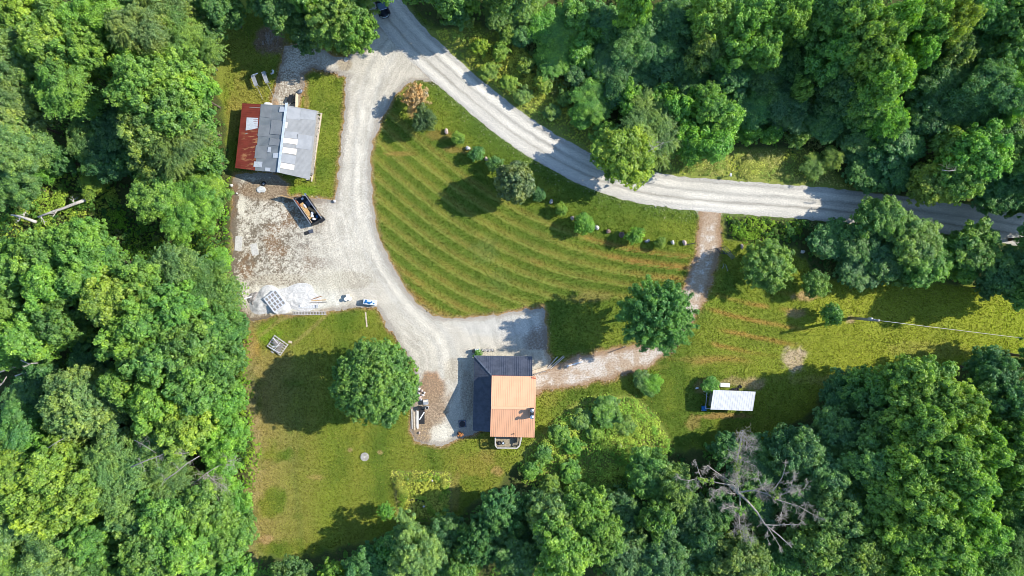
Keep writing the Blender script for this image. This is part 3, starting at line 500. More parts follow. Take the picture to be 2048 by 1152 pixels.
# foliage colours of the kinds; teal also paints shade into crowns of the dark wood
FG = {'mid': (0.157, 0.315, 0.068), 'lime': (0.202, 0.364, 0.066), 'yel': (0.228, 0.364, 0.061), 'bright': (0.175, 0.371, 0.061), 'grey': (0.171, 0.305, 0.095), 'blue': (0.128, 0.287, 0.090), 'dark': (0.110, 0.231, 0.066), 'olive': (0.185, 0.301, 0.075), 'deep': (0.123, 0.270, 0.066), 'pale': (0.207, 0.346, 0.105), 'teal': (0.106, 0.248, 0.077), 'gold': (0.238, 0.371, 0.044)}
W_ = 'trees of the western wood'; S__ = 'trees of the southern wood'; N_ = 'trees of the northern wood'; T_ = 'trees between the road and the eastern lawn'
FOREST = [
# western wood, top to bottom
(38, 22, 62, 17, 'oak', 'yel', 'yellow green oak filling the top left corner of the wood', W_),
(115, 40, 44, 16, 'oak', 'mid', 'mid green tree second from the top left corner', W_),
(205, 42, 50, 17, 'cloud', 'bright', 'bright green rounded tree at the top edge above the feathery tree', W_),
(262, 20, 34, 12, 'oak', 'dark', 'dark low tree at the top edge, in shade beside the bright rounded tree', W_),
(345, 18, 46, 15, 'feather', 'olive', 'olive feathery tree cut by the top edge, nearest the shady clearing', W_),
(292, 62, 48, 18, 'feather', 'pale', 'pale feathery tree with drooping sprays, upper left wood', W_),
(352, 82, 50, 15, 'feather', 'olive', 'olive feathery tree bordering the shady clearing', W_),
(402, 60, 34, 9, 'oak', 'deep', 'low deep green tree at the clearing edge, upper left', W_),
(30, 118, 52, 17, 'cloud', 'grey', 'grey green tree at the left edge, below the corner oak', W_),
(118, 92, 58, 19, 'oak', 'yel', 'tall yellow green tree with ragged lobes, upper left wood', W_),
(182, 108, 42, 18, 'oak', 'lime', 'lime green tree right of the tall ragged yellow green one', W_),
(142, 172, 56, 17, 'sumac', 'bright', 'bright green tree with pointed compound leaves over a dark gap', W_),
(80, 150, 40, 14, 'oak', 'mid', 'mid green tree wedged left of the pointed leaved tree', W_),
(26, 186, 44, 16, 'cloud', 'grey', 'grey green tree at the left edge beside the pointed leaved tree', W_),
(30, 236, 46, 16, 'oak', 'pale', 'pale grey green tree at the left edge, above the lowest grey one', W_),
(36, 296, 48, 16, 'cloud', 'grey', 'dull grey green tree at the left edge above the fallen log', W_),
(14, 366, 44, 13, 'cloud', 'blue', 'bluish green tree at the left edge just above the fallen log', W_),
(290, 172, 64, 18, 'oak', 'lime', 'broad light green oak with a rounded west side, left of the shed', W_),
(352, 150, 50, 17, 'oak', 'lime', 'light green oak between the feathery trees and the broad one', W_),
(386, 182, 38, 14, 'oak', 'bright', 'bright green tree at the lawn edge left of the two grey troughs', W_),
(405, 118, 28, 8, 'oak', 'olive', 'small olive tree at the shady clearing corner', W_),
(345, 222, 58, 17, 'oak', 'mid', 'mid green oak behind the red roofed end of the shed', W_),
(300, 262, 46, 16, 'oak', 'olive', 'olive tree beside the big shaded hollow', W_),
(396, 248, 36, 12, 'oak', 'mid', 'mid green tree at the lawn edge nearest the shed roof corner', W_),
(362, 290, 50, 14, 'feather', 'olive', 'brownish olive tree level with the shed, inside the wood', W_),
(410, 314, 32, 10, 'oak', 'deep', 'deep green tree touching the shadow of the shed', W_),
(318, 330, 40, 11, 'oak', 'olive', 'olive tree on the east rim of the shaded hollow', W_),
(318, 392, 52, 10, 'oak', 'lime', 'light green round tree whose edge overhangs the dark hollow', W_),
(376, 412, 54, 9.5, 'cloud', 'bright', 'smooth bright green tree beside the yard, north of the weeds', W_),
(410, 378, 38, 8, 'cloud', 'lime', 'low lime green tree at the corner of the yard', W_),
(170, 282, 30, 9, 'feather', 'grey', 'small grey green tree lit alone in the shaded gap', W_),
(118, 318, 30, 8, 'oak', 'dark', 'small dark tree in the gap under the lone grey one', W_),
(230, 262, 44, 10, 'oak', 'teal', 'dark teal understorey tree in the top of the shaded hollow', W_),
(205, 320, 40, 8, 'oak', 'teal', 'low dark teal tree in the west of the shaded hollow', W_),
(258, 322, 36, 8, 'oak', 'teal', 'low dark tree deep in the east of the shaded hollow', W_),
(80, 340, 26, 7, 'sumac', 'bright', 'low bright green tree above the fallen log', W_),
(186, 366, 22, 4, 'sumac', 'yel', 'yellow green bush beside the end of the fallen log', W_),
(88, 300, 26, 10, 'oak', 'mid', 'small mid green tree east of the dull grey one', W_),
(96, 512, 52, 16, 'oak', 'mid', 'mid green oak below the fallen log', W_),
(166, 490, 48, 16, 'oak', 'mid', 'mid green oak with a light crown just south of the fallen log', W_),
(30, 540, 50, 16, 'oak', 'mid', 'mid green oak at the left edge level with the yard', W_),
(196, 520, 42, 14, 'oak', 'deep', 'deep green oak below the dark hollow', W_),
(108, 572, 60, 17, 'oak', 'lime', 'light green oak in the middle of the western wood', W_),
(180, 555, 50, 17, 'oak', 'mid', 'mid green oak east of the light central one', W_),
(232, 600, 56, 18, 'oak', 'lime', 'large light green oak, its crown the brightest of the western wood centre', W_),
(292, 566, 46, 15, 'oak', 'mid', 'mid green oak beside the willowy tree', W_),
(356, 540, 42, 13, 'feather', 'grey', 'grey willowy tree left of the gravel slabs', W_),
(396, 572, 46, 12, 'feather', 'deep', 'dark willowy tree left of the white poles', W_),
(436, 520, 26, 4.7, 'cloud', 'bright', 'low bright green tree against the left edge of the yard', W_),
(28, 622, 46, 15, 'oak', 'mid', 'mid green oak at the left edge below the yard level one', W_),
(66, 668, 56, 16, 'oak', 'lime', 'light green oak above the dark gap at the left', W_),
(128, 640, 44, 16, 'oak', 'deep', 'deep green oak left of the dark gap', W_),
(300, 640, 54, 18, 'oak', 'mid', 'mid green oak level with the ladders, deep in the wood', W_),
(366, 618, 52, 17, 'oak', 'mid', 'mid green oak level with the ladders, half way to the yard', W_),
(430, 598, 42, 12, 'feather', 'mid', 'mid green willowy tree next to the stone heap', W_),
(438, 655, 42, 14, 'oak', 'deep', 'deep green oak at the lawn edge left of the scrap wood', W_),
(268, 676, 50, 17, 'oak', 'lime', 'light green oak overhanging the dark gap from the east', W_),
(386, 692, 56, 17, 'oak', 'mid', 'mid green oak left of the big round tree, by the lawn', W_),
(320, 722, 56, 18, 'oak', 'mid', 'mid green oak, fourth back from the western lawn', W_),
(440, 730, 44, 15, 'oak', 'deep', 'deep green oak at the lawn edge, left of the round shadow', W_),
(392, 772, 56, 17, 'oak', 'mid', 'mid green oak level with the house, near the lawn', W_),
(446, 812, 42, 13, 'oak', 'bright', 'bright green tree at the lawn edge level with the house', W_),
(252, 770, 46, 16, 'oak', 'lime', 'light green oak right of the pale dome shaped one', W_),
(168, 808, 66, 15, 'round', 'pale', 'pale dome shaped tree with a grey cast beside the dark gap', W_),
(318, 808, 58, 17, 'oak', 'lime', 'light green oak level with the house, deep in the wood', W_),
(232, 850, 40, 14, 'oak', 'grey', 'grey green tree below the pale dome shaped one', W_),
(380, 848, 52, 16, 'oak', 'yel', 'yellow green oak above the dead branches', W_),
(444, 880, 44, 12, 'oak', 'bright', 'bright green tree at the lawn edge above the dead branches', W_),
(20, 700, 40, 8, 'oak', 'bright', 'bright low tree at the left edge above the bleached log', W_),
(90, 742, 40, 7, 'oak', 'teal', 'dark teal low tree in the left gap', W_),
(180, 722, 42, 8, 'oak', 'teal', 'shaded low tree in the middle of the left gap', W_),
(60, 800, 46, 8, 'oak', 'teal', 'shaded low tree at the bottom of the left gap', W_),
(40, 868, 48, 14, 'cloud', 'blue', 'bluish green tree at the left edge below the dark gap', W_),
(100, 880, 34, 12, 'oak', 'bright', 'green tree tucked right of the bluish left edge tree', W_),
(40, 940, 60, 16, 'oak', 'yel', 'yellow green large leaved tree at the left edge', W_),
(110, 935, 52, 17, 'oak', 'yel', 'yellow green large leaved tree second from the left edge', W_),
(165, 985, 54, 17, 'oak', 'yel', 'yellow green large leaved tree beside the narrow dark gap', W_),
(90, 1010, 60, 17, 'oak', 'yel', 'yellow green large leaved tree furthest down the left side', W_),
(30, 1050, 56, 16, 'oak', 'grey', 'grey green tree at the left edge near the bottom corner', W_),
(110, 1095, 58, 15, 'cloud', 'grey', 'grey green smooth tree near the bottom left corner', W_),
(182, 1075, 46, 15, 'oak', 'mid', 'mid green tree left of the dark gap near the bottom', W_),
(30, 1128, 50, 14, 'oak', 'mid', 'mid green tree in the bottom left corner', W_),
(190, 1138, 40, 13, 'oak', 'deep', 'deep green tree on the bottom edge, right of the corner', W_),
(255, 935, 62, 15, 'feather', 'pale', 'pale fine leaved tree left of the dead branches', W_),
(318, 900, 42, 14, 'feather', 'grey', 'grey fine leaved tree above the mossy limb', W_),
(330, 960, 46, 13, 'feather', 'grey', 'grey fine leaved tree under the bare pale limb', W_),
(262, 1028, 42, 14, 'oak', 'grey', 'small grey green tree right of the narrow dark gap', W_),
(338, 1030, 54, 15, 'oak', 'mid', 'mid green oak below the dead branches', W_),
(402, 1010, 54, 14, 'oak', 'mid', 'mid green oak below and right of the dead branches', W_),
(455, 1000, 40, 8, 'oak', 'bright', 'bright low tree at the lawn edge below the dead branches', W_),
(440, 942, 38, 7, 'oak', 'bright', 'bright low tree under the tips of the dead branches', W_),
(308, 1100, 54, 15, 'oak', 'mid', 'mid green oak on the bottom edge left of centre of the wood', W_),
(382, 1092, 58, 15, 'oak', 'lime', 'light green oak on the bottom edge near the western lawn', W_),
(452, 1078, 46, 12, 'oak', 'mid', 'mid green oak at the bottom corner of the western lawn', W_),
(470, 1140, 36, 10, 'oak', 'mid', 'mid green tree on the bottom edge beside the lawn', W_),
(245, 1110, 34, 7, 'sumac', 'yel', 'low yellowish tree in the narrow gap at the bottom', W_),
(250, 1160, 40, 13, 'oak', 'deep', 'deep green tree cut by the bottom edge below the yellowish one', W_),
(474, 652, 24, 5, 'oak', 'deep', 'deep green bush at the lower left corner of the yard', W_),
(490, 1035, 20, 5, 'oak', 'deep', 'small deep green bush standing out from the lawn edge, lower left', W_),
# southern wood
(660, 1150, 24, 9, 'oak', 'lime', 'small light green tree at the bottom edge of the western lawn', S__),
(590, 1170, 44, 11, 'oak', 'dark', 'dark tree cut by the bottom edge left of the small light one', S__),
(735, 1140, 44, 9, 'oak', 'teal', 'dark teal tree on the bottom edge between two light ones', S__),
(838, 1112, 62, 13, 'oak', 'pale', 'pale green tree at the bottom edge below the garden bed', S__),
(788, 1096, 34, 9, 'oak', 'blue', 'bluish tree left of the pale one below the garden bed', S__),
(892, 1080, 44, 9, 'oak', 'teal', 'shaded teal tree right of the pale one at the bottom', S__),
(925, 1140, 44, 12, 'oak', 'mid', 'mid green tree on the bottom edge right of the pale one', S__),
(1000, 1030, 52, 12, 'star', 'teal', 'dark blue green tree with upright sprays right of the garden bed', S__),
(960, 1085, 44, 13, 'star', 'teal', 'dark blue green sprayed tree nearer the bottom edge', S__),
(1032, 1110, 52, 13, 'oak', 'teal', 'shaded tree on the bottom edge left of the big lit crown', S__),
(1108, 1036, 50, 14, 'oak', 'pale', 'pale lit tree below the wild mound, left crown', S__),
(1162, 1020, 44, 14, 'oak', 'lime', 'light green tree directly below the wild mound', S__),
(1130, 1095, 62, 18, 'oak', 'lime', 'biggest lit tree on the bottom edge, below the wild mound', S__),
(1196, 1070, 46, 16, 'oak', 'mid', 'mid green tree on the right side of the biggest lit crown', S__),
(1062, 1016, 34, 8, 'oak', 'dark', 'dark tree between the blue green and pale crowns', S__),
(1240, 1030, 44, 8, 'oak', 'teal', 'shaded low tree in the hollow right of the biggest lit crown', S__),
(1250, 1110, 52, 9, 'oak', 'teal', 'shaded low tree on the bottom edge in the hollow', S__),
(1300, 948, 46, 8, 'oak', 'mid', 'mid green tree below the right side of the wild mound', S__),
(1350, 975, 42, 10, 'oak', 'olive', 'olive tree left of the dead tree', S__),
(1312, 1035, 34, 12, 'oak', 'mid', 'ragged mid green tree lit alone left of the dead tree', S__),
(1375, 1035, 44, 8, 'oak', 'dark', 'dark low tree in the gap left of the dead tree', S__),
(1330, 1110, 52, 10, 'oak', 'teal', 'shaded tree on the bottom edge left of the olive lit one', S__),
(1410, 1085, 44, 10, 'oak', 'teal', 'shaded tree below the left limbs of the dead tree', S__),
(1482, 1122, 52, 13, 'oak', 'olive', 'olive lit tree just below the dead tree', S__),
(1420, 1150, 40, 10, 'oak', 'mid', 'mid green tree cut by the bottom edge left of the olive lit one', S__),
(1558, 1128, 46, 11, 'oak', 'deep', 'deep green tree under the lowest limb of the dead tree', S__),
(1520, 930, 52, 8, 'oak', 'teal', 'shaded teal tree behind the top of the dead tree', S__),
(1450, 900, 34, 6, 'oak', 'teal', 'shaded low tree at the lawn edge left of the dead tree top', S__),
(1600, 905, 52, 12, 'oak', 'teal', 'shaded tree right of the dead tree top', S__),
(1600, 985, 50, 10, 'oak', 'blue', 'bluish tree behind the right limbs of the dead tree', S__),
(1520, 1020, 44, 7, 'oak', 'teal', 'shaded low tree under the middle of the dead tree', S__),
(1440, 1020, 40, 7, 'oak', 'teal', 'shaded low tree under the left limbs of the dead tree', S__),
(1672, 868, 48, 10, 'oak', 'blue', 'bluish tree at the front of the southern wood, near the round patch', S__),
(1650, 945, 48, 13, 'oak', 'blue', 'bluish tree right of the dead tree', S__),
(1672, 1020, 50, 14, 'oak', 'grey', 'grey green tree right of the dead tree limbs', S__),
(1640, 1090, 52, 14, 'oak', 'olive', 'olive lit tree on the bottom edge right of the dead tree', S__),
(1715, 1105, 52, 15, 'oak', 'olive', 'olive lit tree second to the right of the dead tree, bottom edge', S__),
(1690, 792, 42, 8, 'oak', 'teal', 'shaded tree at the lawn edge of the southern wood, furthest left', S__),
(1752, 778, 48, 12, 'oak', 'mid', 'mid green tree at the lawn edge below the round patch', S__),
(1832, 770, 58, 16, 'oak', 'lime', 'tall mid green tree at the top of the big lit crown group', S__),
(1760, 850, 52, 13, 'oak', 'deep', 'deep green tree on the shaded west of the big crown group', S__),
(1845, 840, 58, 19, 'oak', 'lime', 'tall tree second from the top of the big crown group', S__),
(1905, 815, 52, 18, 'oak', 'lime', 'tall tree on the upper right of the big crown group', S__),
(1730, 925, 52, 15, 'oak', 'grey', 'grey green tree left of the middle of the big crown group', S__),
(1810, 915, 56, 18, 'oak', 'lime', 'tree in the middle left of the big crown group', S__),
(1888, 900, 58, 20, 'oak', 'lime', 'tallest tree in the middle of the big crown group', S__),
(1945, 885, 46, 18, 'oak', 'lime', 'light green tree on the right rim of the big crown group', S__),
(1760, 990, 54, 16, 'oak', 'lime', 'tree in the lower left of the big crown group', S__),
(1838, 985, 58, 19, 'oak', 'lime', 'tree below the tallest one in the big crown group', S__),
(1915, 965, 56, 20, 'oak', 'lime', 'light tree below the right rim of the big crown group', S__),
(1785, 1060, 54, 17, 'oak', 'lime', 'light tree near the bottom edge, left in the big crown group', S__),
(1860, 1060, 58, 19, 'oak', 'lime', 'tree near the bottom edge, middle of the big crown group', S__),
(1930, 1045, 54, 19, 'oak', 'lime', 'tree near the bottom edge, right in the big crown group', S__),
(1820, 1130, 54, 17, 'oak', 'lime', 'light tree cut by the bottom edge under the big crown group', S__),
(1900, 1125, 54, 17, 'oak', 'bright', 'bright tree cut by the bottom edge under the big crown group', S__),
(1985, 745, 44, 11, 'oak', 'teal', 'shaded tree at the right edge where the lawn ends', S__),
(2030, 800, 52, 14, 'oak', 'blue', 'bluish tree at the right edge below the lawn end', S__),
(1985, 830, 34, 8, 'oak', 'teal', 'low shaded tree in the gap right of the big crown group', S__),
(2032, 870, 44, 15, 'oak', 'mid', 'mid green tree at the right edge, second below the lawn end', S__),
(2030, 945, 48, 15, 'oak', 'mid', 'mid green tree at the right edge, third below the lawn end', S__),
(2002, 1015, 40, 11, 'oak', 'deep', 'deep green tree at the right edge, fourth below the lawn end', S__),
(2035, 1075, 46, 13, 'feather', 'deep', 'fine leaved deep green tree near the bottom right corner', S__),
(1985, 1120, 44, 13, 'feather', 'deep', 'fine leaved deep green tree on the bottom edge by the right corner', S__),
# northern wood
(672, 18, 74, 14, 'star', 'lime', 'bright yellow green tree overhanging the car at the top edge', 'trees beside the shady clearing'),
(706, 52, 44, 13, 'star', 'lime', 'bright green tree beside the driveway mouth', 'trees beside the shady clearing'),
(632, 20, 34, 12, 'oak', 'bright', 'bright green tree left of the one over the car', 'trees beside the shady clearing'),
(612, 62, 36, 8, 'oak', 'dark', 'dark shaded tree below the bright ones over the clearing', 'trees beside the shady clearing'),
(560, 18, 44, 12, 'oak', 'dark', 'dark tree at the top edge over the shady clearing', 'trees beside the shady clearing'),
(440, 14, 38, 12, 'oak', 'dark', 'dark tree at the top edge on the west of the clearing', 'trees beside the shady clearing'),
(694, 92, 16, 2.4, 'bush', 'yel', 'yellow green bush at the driveway mouth beside the pale stake', 'trees beside the shady clearing'),
(893, 12, 20, 6, 'oak', 'mid', 'small lit tree at the top edge nearest the road', N_),
(944, 8, 20, 6, 'oak', 'lime', 'small lime tree at the top edge, second from the road', N_),
(935, 42, 14, 4, 'oak', 'grey', 'small grey green bush tree above the yellow bank', N_),
(915, 24, 34, 5, 'oak', 'teal', 'shaded low tree behind the bank at the top', N_),
(1005, 24, 42, 4.6, 'oak', 'mid', 'mid green tree at the top edge above the yellow bank', N_),
(1050, 12, 40, 5, 'oak', 'mid', 'mid green tree at the top edge left of the smooth crowned one', N_),
(1012, 70, 18, 3.7, 'oak', 'yel', 'small yellow green tree standing in shade over the bank', N_),
(1046, 66, 28, 3.7, 'oak', 'teal', 'shaded low tree left of the smooth crowned one', N_),
(1085, 50, 34, 4.5, 'cloud', 'bright', 'smooth crowned bright tree, upper left lobe over the bank', N_),
(1122, 66, 42, 4.6, 'cloud', 'bright', 'largest smooth crowned bright tree over the bank', N_),
(1112, 112, 42, 4., 'cloud', 'bright', 'smooth crowned bright tree lowest over the bank', N_),
(1160, 100, 34, 5, 'oak', 'bright', 'bright tree on the right of the smooth crowned ones', N_),
(1155, 28, 36, 6, 'oak', 'mid', 'mid green tree at the top edge right of the smooth crowned ones', N_),
(1190, 70, 26, 5, 'oak', 'bright', 'narrow bright tree reaching into the dark wood', N_),
(1188, 135, 26, 4, 'oak', 'bright', 'bright narrow tree above the gap in the bank', N_),
(1155, 150, 26, 3.7, 'oak', 'blue', 'bluish small tree above the gap in the bank', N_),
(1188, 205, 42, 5, 'cloud', 'bright', 'bright tree at the bank end, left of the overhanging one', N_),
(1165, 232, 28, 3.7, 'cloud', 'bright', 'small bright tree lowest at the bank end', N_),
(1272, 18, 36, 15, 'oak', 'lime', 'light lit tree at the top edge in the dark wood', N_),
(1225, 48, 46, 6, 'oak', 'teal', 'dark teal tree left of the lit one at the top edge', N_),
(1235, 120, 50, 5.5, 'cloud', 'teal', 'dark teal tree right of the bright narrow ones', N_),
(1290, 90, 54, 8, 'cloud', 'teal', 'dark teal tree below the lit one at the top edge', N_),
(1345, 45, 50, 9, 'oak', 'teal', 'dark teal tree at the top edge left of the lit crowns', N_),
(1340, 120, 50, 7, 'oak', 'teal', 'dark teal tree in the centre of the shaded wood', N_),
(1290, 165, 46, 5, 'oak', 'teal', 'dark teal tree just behind the lit front row, left part', N_),
(1380, 175, 46, 6, 'oak', 'teal', 'dark teal tree behind the lit front row, middle part', N_),
(1232, 180, 30, 6, 'cloud', 'teal', 'dark teal tree beside the bright bank end tree', N_),
(1425, 45, 50, 13, 'oak', 'lime', 'light green lit tree at the top edge, left of three', N_),
(1412, 100, 38, 12, 'oak', 'olive', 'olive lit tree below the left of the three lit crowns', N_),
(1500, 40, 54, 15, 'oak', 'lime', 'light green lit tree at the top edge, middle of three', N_),
(1520, 92, 42, 14, 'oak', 'lime', 'light green tree below the middle of the three lit crowns', N_),
(1572, 30, 46, 16, 'oak', 'lime', 'light green lit tree at the top edge, right of three', N_),
(1470, 105, 36, 14, 'oak', 'mid', 'mid green tree on the shaded foot of the lit crowns', N_),
(1460, 155, 46, 9, 'oak', 'teal', 'dark tree below the lit crowns of the top edge', N_),
(1440, 205, 44, 6, 'cloud', 'teal', 'dark teal tree above the lit front row, right part', N_),
(1530, 165, 46, 8, 'oak', 'dark', 'very dark tree in the deep shade below the right lit crown', N_),
(1505, 215, 42, 7, 'cloud', 'blue', 'bluish smooth tree in shade right of the front row', N_),
(1575, 205, 46, 8, 'cloud', 'teal', 'dark teal smooth tree in shade above the meadow', N_),
(1595, 125, 46, 9, 'oak', 'teal', 'dark teal tree between the two lit groups', N_),
(1598, 182, 22, 12, 'oak', 'mid', 'small lit crown alone in the shade above the meadow', N_),
(1645, 45, 50, 16, 'oak', 'deep', 'deep green tree at the top edge right of the three lit ones', N_),
(1700, 40, 50, 18, 'oak', 'lime', 'light tree at the top edge of the long lit ridge', N_),
(1672, 110, 48, 17, 'oak', 'mid', 'mid green tree on the west flank of the long lit ridge', N_),
(1732, 100, 52, 20, 'oak', 'lime', 'tall light tree in the middle of the long lit ridge', N_),
(1762, 160, 50, 19, 'oak', 'lime', 'light tree low on the long lit ridge', N_),
(1730, 205, 44, 13, 'oak', 'mid', 'mid green tree at the foot of the long lit ridge', N_),
(1785, 50, 38, 17, 'cloud', 'bright', 'smooth bright tree at the top edge in the long lit ridge', N_),
(1840, 40, 46, 18, 'oak', 'lime', 'light tree at the top edge right of the smooth bright one', N_),
(1892, 45, 40, 18, 'oak', 'yel', 'yellow green tree at the top edge, right end of the lit ridge', N_),
(1835, 100, 40, 16, 'oak', 'bright', 'bright tree below the right end of the lit ridge', N_),
(1682, 180, 44, 12, 'oak', 'teal', 'dark tree left of the foot of the lit ridge', N_),
(1650, 238, 44, 6, 'cloud', 'teal', 'dark teal tree above the right end of the meadow', N_),
(1770, 238, 34, 10, 'sumac', 'bright', 'bright small tree at the lower tip of the lit ridge', N_),
(1905, 105, 40, 13, 'oak', 'olive', 'olive tree in half shade right of the lit ridge', N_),
(1880, 165, 50, 11, 'cloud', 'teal', 'dark teal smooth tree right of the lit ridge', N_),
(1860, 225, 46, 10, 'oak', 'teal', 'dark teal tree above the bright roadside crowns', N_),
(1800, 285, 50, 8, 'oak', 'teal', 'dark teal tree between the lit ridge and the road', N_),
(1720, 282, 44, 5.5, 'oak', 'teal', 'dark tree right of the meadow, set back from the road', N_),
(1735, 345, 40, 5, 'oak', 'teal', 'dark low tree at the roadside beyond the meadow', N_),
(1790, 350, 40, 6, 'oak', 'teal', 'dark low tree at the roadside left of the bright crowns', N_),
(1960, 35, 48, 15, 'oak', 'deep', 'deep green tree at the top edge left of the corner', N_),
(2020, 40, 52, 16, 'oak', 'mid', 'mid green tree in the top right corner', N_),
(2015, 115, 48, 15, 'oak', 'deep', 'deep green tree at the right edge under the corner one', N_),
(1955, 110, 40, 11, 'oak', 'deep', 'deep green tree between the corner and the dark teal trees', N_),
(1975, 182, 52, 15, 'cloud', 'blue', 'bluish smooth tree lit from the right near the right edge', N_),
(2028, 190, 44, 15, 'cloud', 'bright', 'bright smooth tree at the right edge', N_),
(1925, 215, 44, 11, 'cloud', 'teal', 'teal smooth tree left of the bluish lit one', N_),
(1990, 262, 46, 10, 'oak', 'teal', 'dark tree above the bright roadside crowns at the right', N_),
(1952, 310, 54, 14, 'oak', 'bright', 'large bright tree above the road near the right edge', N_),
(1915, 355, 44, 12, 'oak', 'lime', 'light tree overhanging the road beyond the bend of the strip', N_),
(1868, 368, 40, 10, 'oak', 'yel', 'yellow green tree overhanging the road, left of the light one', N_),
(1905, 290, 34, 11, 'oak', 'lime', 'light green tree left of the large bright one', N_),
(2035, 310, 42, 12, 'oak', 'deep', 'deep green tree at the right edge above the road', N_),
(2000, 380, 44, 9, 'oak', 'teal', 'shaded tree at the roadside by the right edge', N_),
(2040, 400, 30, 8, 'oak', 'deep', 'deep green tree at the roadside cut by the right edge', N_),
# lit front row along the road
(1262, 205, 38, 7, 'oak', 'bright', 'bright tree at the left end of the lit front row', N_),
(1305, 208, 36, 7, 'oak', 'bright', 'bright tree second in the lit front row', N_),
(1300, 262, 58, 8.5, 'feather', 'olive', 'olive fine leaved tree with bare twigs beside the overhanging one', N_),
(1252, 312, 56, 10.5, 'oak', 'gold', 'yellow green tree overhanging the gravel road', N_),
(1215, 278, 34, 6, 'oak', 'lime', 'light green tree on the left of the overhanging one', N_),
(1356, 218, 36, 9, 'oak', 'bright', 'bright tree in the middle of the lit front row', N_),
(1425, 218, 40, 11, 'oak', 'bright', 'bright tree, largest in the right half of the front row', N_),
(1450, 245, 34, 8, 'cloud', 'bright', 'smooth bright tree right of the largest front row one', N_),
(1425, 280, 36, 8, 'cloud', 'bright', 'bright smooth tree at the meadow edge', N_),
(1388, 300, 30, 7, 'cloud', 'bright', 'bright rounded bush tree at the left end of the meadow', N_),
(1375, 262, 30, 8, 'oak', 'bright', 'bright tree between the front row and the meadow bush', N_),
(1500, 268, 24, 5.5, 'oak', 'bright', 'small rounded bright tree at the top of the meadow', N_),
(1542, 264, 24, 5, 'oak', 'bright', 'small rounded bright tree, second at the top of the meadow', N_),
(1596, 278, 24, 5, 'oak', 'mid', 'small rounded tree, third at the top of the meadow', N_),
(1628, 332, 22, 3, 'sumac', 'yel', 'yellow green bush at the right end of the meadow', N_),
(1665, 316, 20, 4, 'sumac', 'yel', 'yellowish bush beyond the right end of the meadow', N_),
(962, 92, 20, 2.6, 'oak', 'gold', 'gold green bush uppermost on the bank', N_),
(978, 140, 22, 2.4, 'oak', 'yel', 'broad low yellow bush left on the bank', N_),
(1020, 165, 20, 2.2, 'oak', 'yel', 'low yellow bush in the middle of the bank', N_),
(1045, 190, 20, 2.0, 'oak', 'olive', 'low olive bush nearest the road on the bank', N_),
(1105, 225, 18, 2.0, 'oak', 'olive', 'low olive bush at the south tip of the bank', N_),
(1340, 285, 26, 5, 'oak', 'bright', 'bright round bush tree right of the olive fine leaved one', N_),
(1475, 225, 22, 6, 'oak', 'lime', 'light green tree at the right end of the lit front row', N_),
(1330, 190, 24, 7, 'oak', 'lime', 'light green tree at the back of the lit front row', N_),
(1390, 195, 24, 7, 'oak', 'bright', 'bright small tree at the back of the lit front row', N_),
(1155, 185, 16, 3, 'oak', 'yel', 'small yellow bush on the bank above the road', N_),
(1000, 100, 20, 3.4, 'oak', 'yel', 'yellow bush in the upper part of the bank', N_),
(1052, 130, 18, 3, 'oak', 'yel', 'yellow bush half way down the bank', N_),
(1085, 165, 22, 3, 'oak', 'yel', 'yellow bush low on the bank above the road', N_),
(1128, 196, 16, 2.6, 'oak', 'lime', 'light green bush at the low end of the bank', N_),
# strip between the road and the eastern lawn
(1768, 438, 46, 9, 'oak', 'mid', 'mid green tree overhanging the road from the strip', T_),
(1718, 485, 44, 6, 'oak', 'teal', 'shaded teal tree left of the one overhanging the road', T_),
(1660, 478, 40, 4.5, 'oak', 'teal', 'shaded low tree right of the bramble', T_),
(1825, 482, 50, 9, 'oak', 'mid', 'mid green tree in the middle of the strip', T_),
(1855, 528, 42, 8, 'oak', 'mid', 'mid green tree at the lawn side of the strip', T_),
(1770, 520, 44, 6, 'oak', 'teal', 'dark tree left of the lawn side crowns', T_),
(1716, 540, 40, 4.5, 'oak', 'teal', 'dark low tree at the lawn side behind the small pale one', T_),
(1805, 555, 24, 4.5, 'oak', 'mid', 'small mid green tree at the lawn edge of the strip', T_),
(1885, 500, 30, 6, 'oak', 'bright', 'bright low tree between the two larger lit ones', T_),
(1948, 495, 46, 9, 'oak', 'mid', 'mid green tree near the right end of the strip', T_),
(1925, 540, 30, 6, 'oak', 'bright', 'bright small tree at the lawn side near the right end', T_),
(2010, 540, 44, 9, 'oak', 'blue', 'bluish tree at the right end of the strip', T_),
(2040, 580, 34, 8, 'oak', 'blue', 'bluish tree at the right edge by the lawn', T_),
(1975, 575, 24, 5, 'oak', 'dark', 'dark small tree below the right end of the strip', T_),
(1642, 502, 16, 3, 'oak', 'pale', 'small pale tree lit alone in the shaded strip', T_),
]
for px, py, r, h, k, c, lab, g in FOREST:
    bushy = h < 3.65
    plant(px, py, r, h, k, FG[c], lab, 'shrub' if bushy else 'tree', 'shrub' if bushy else 'tree', g)
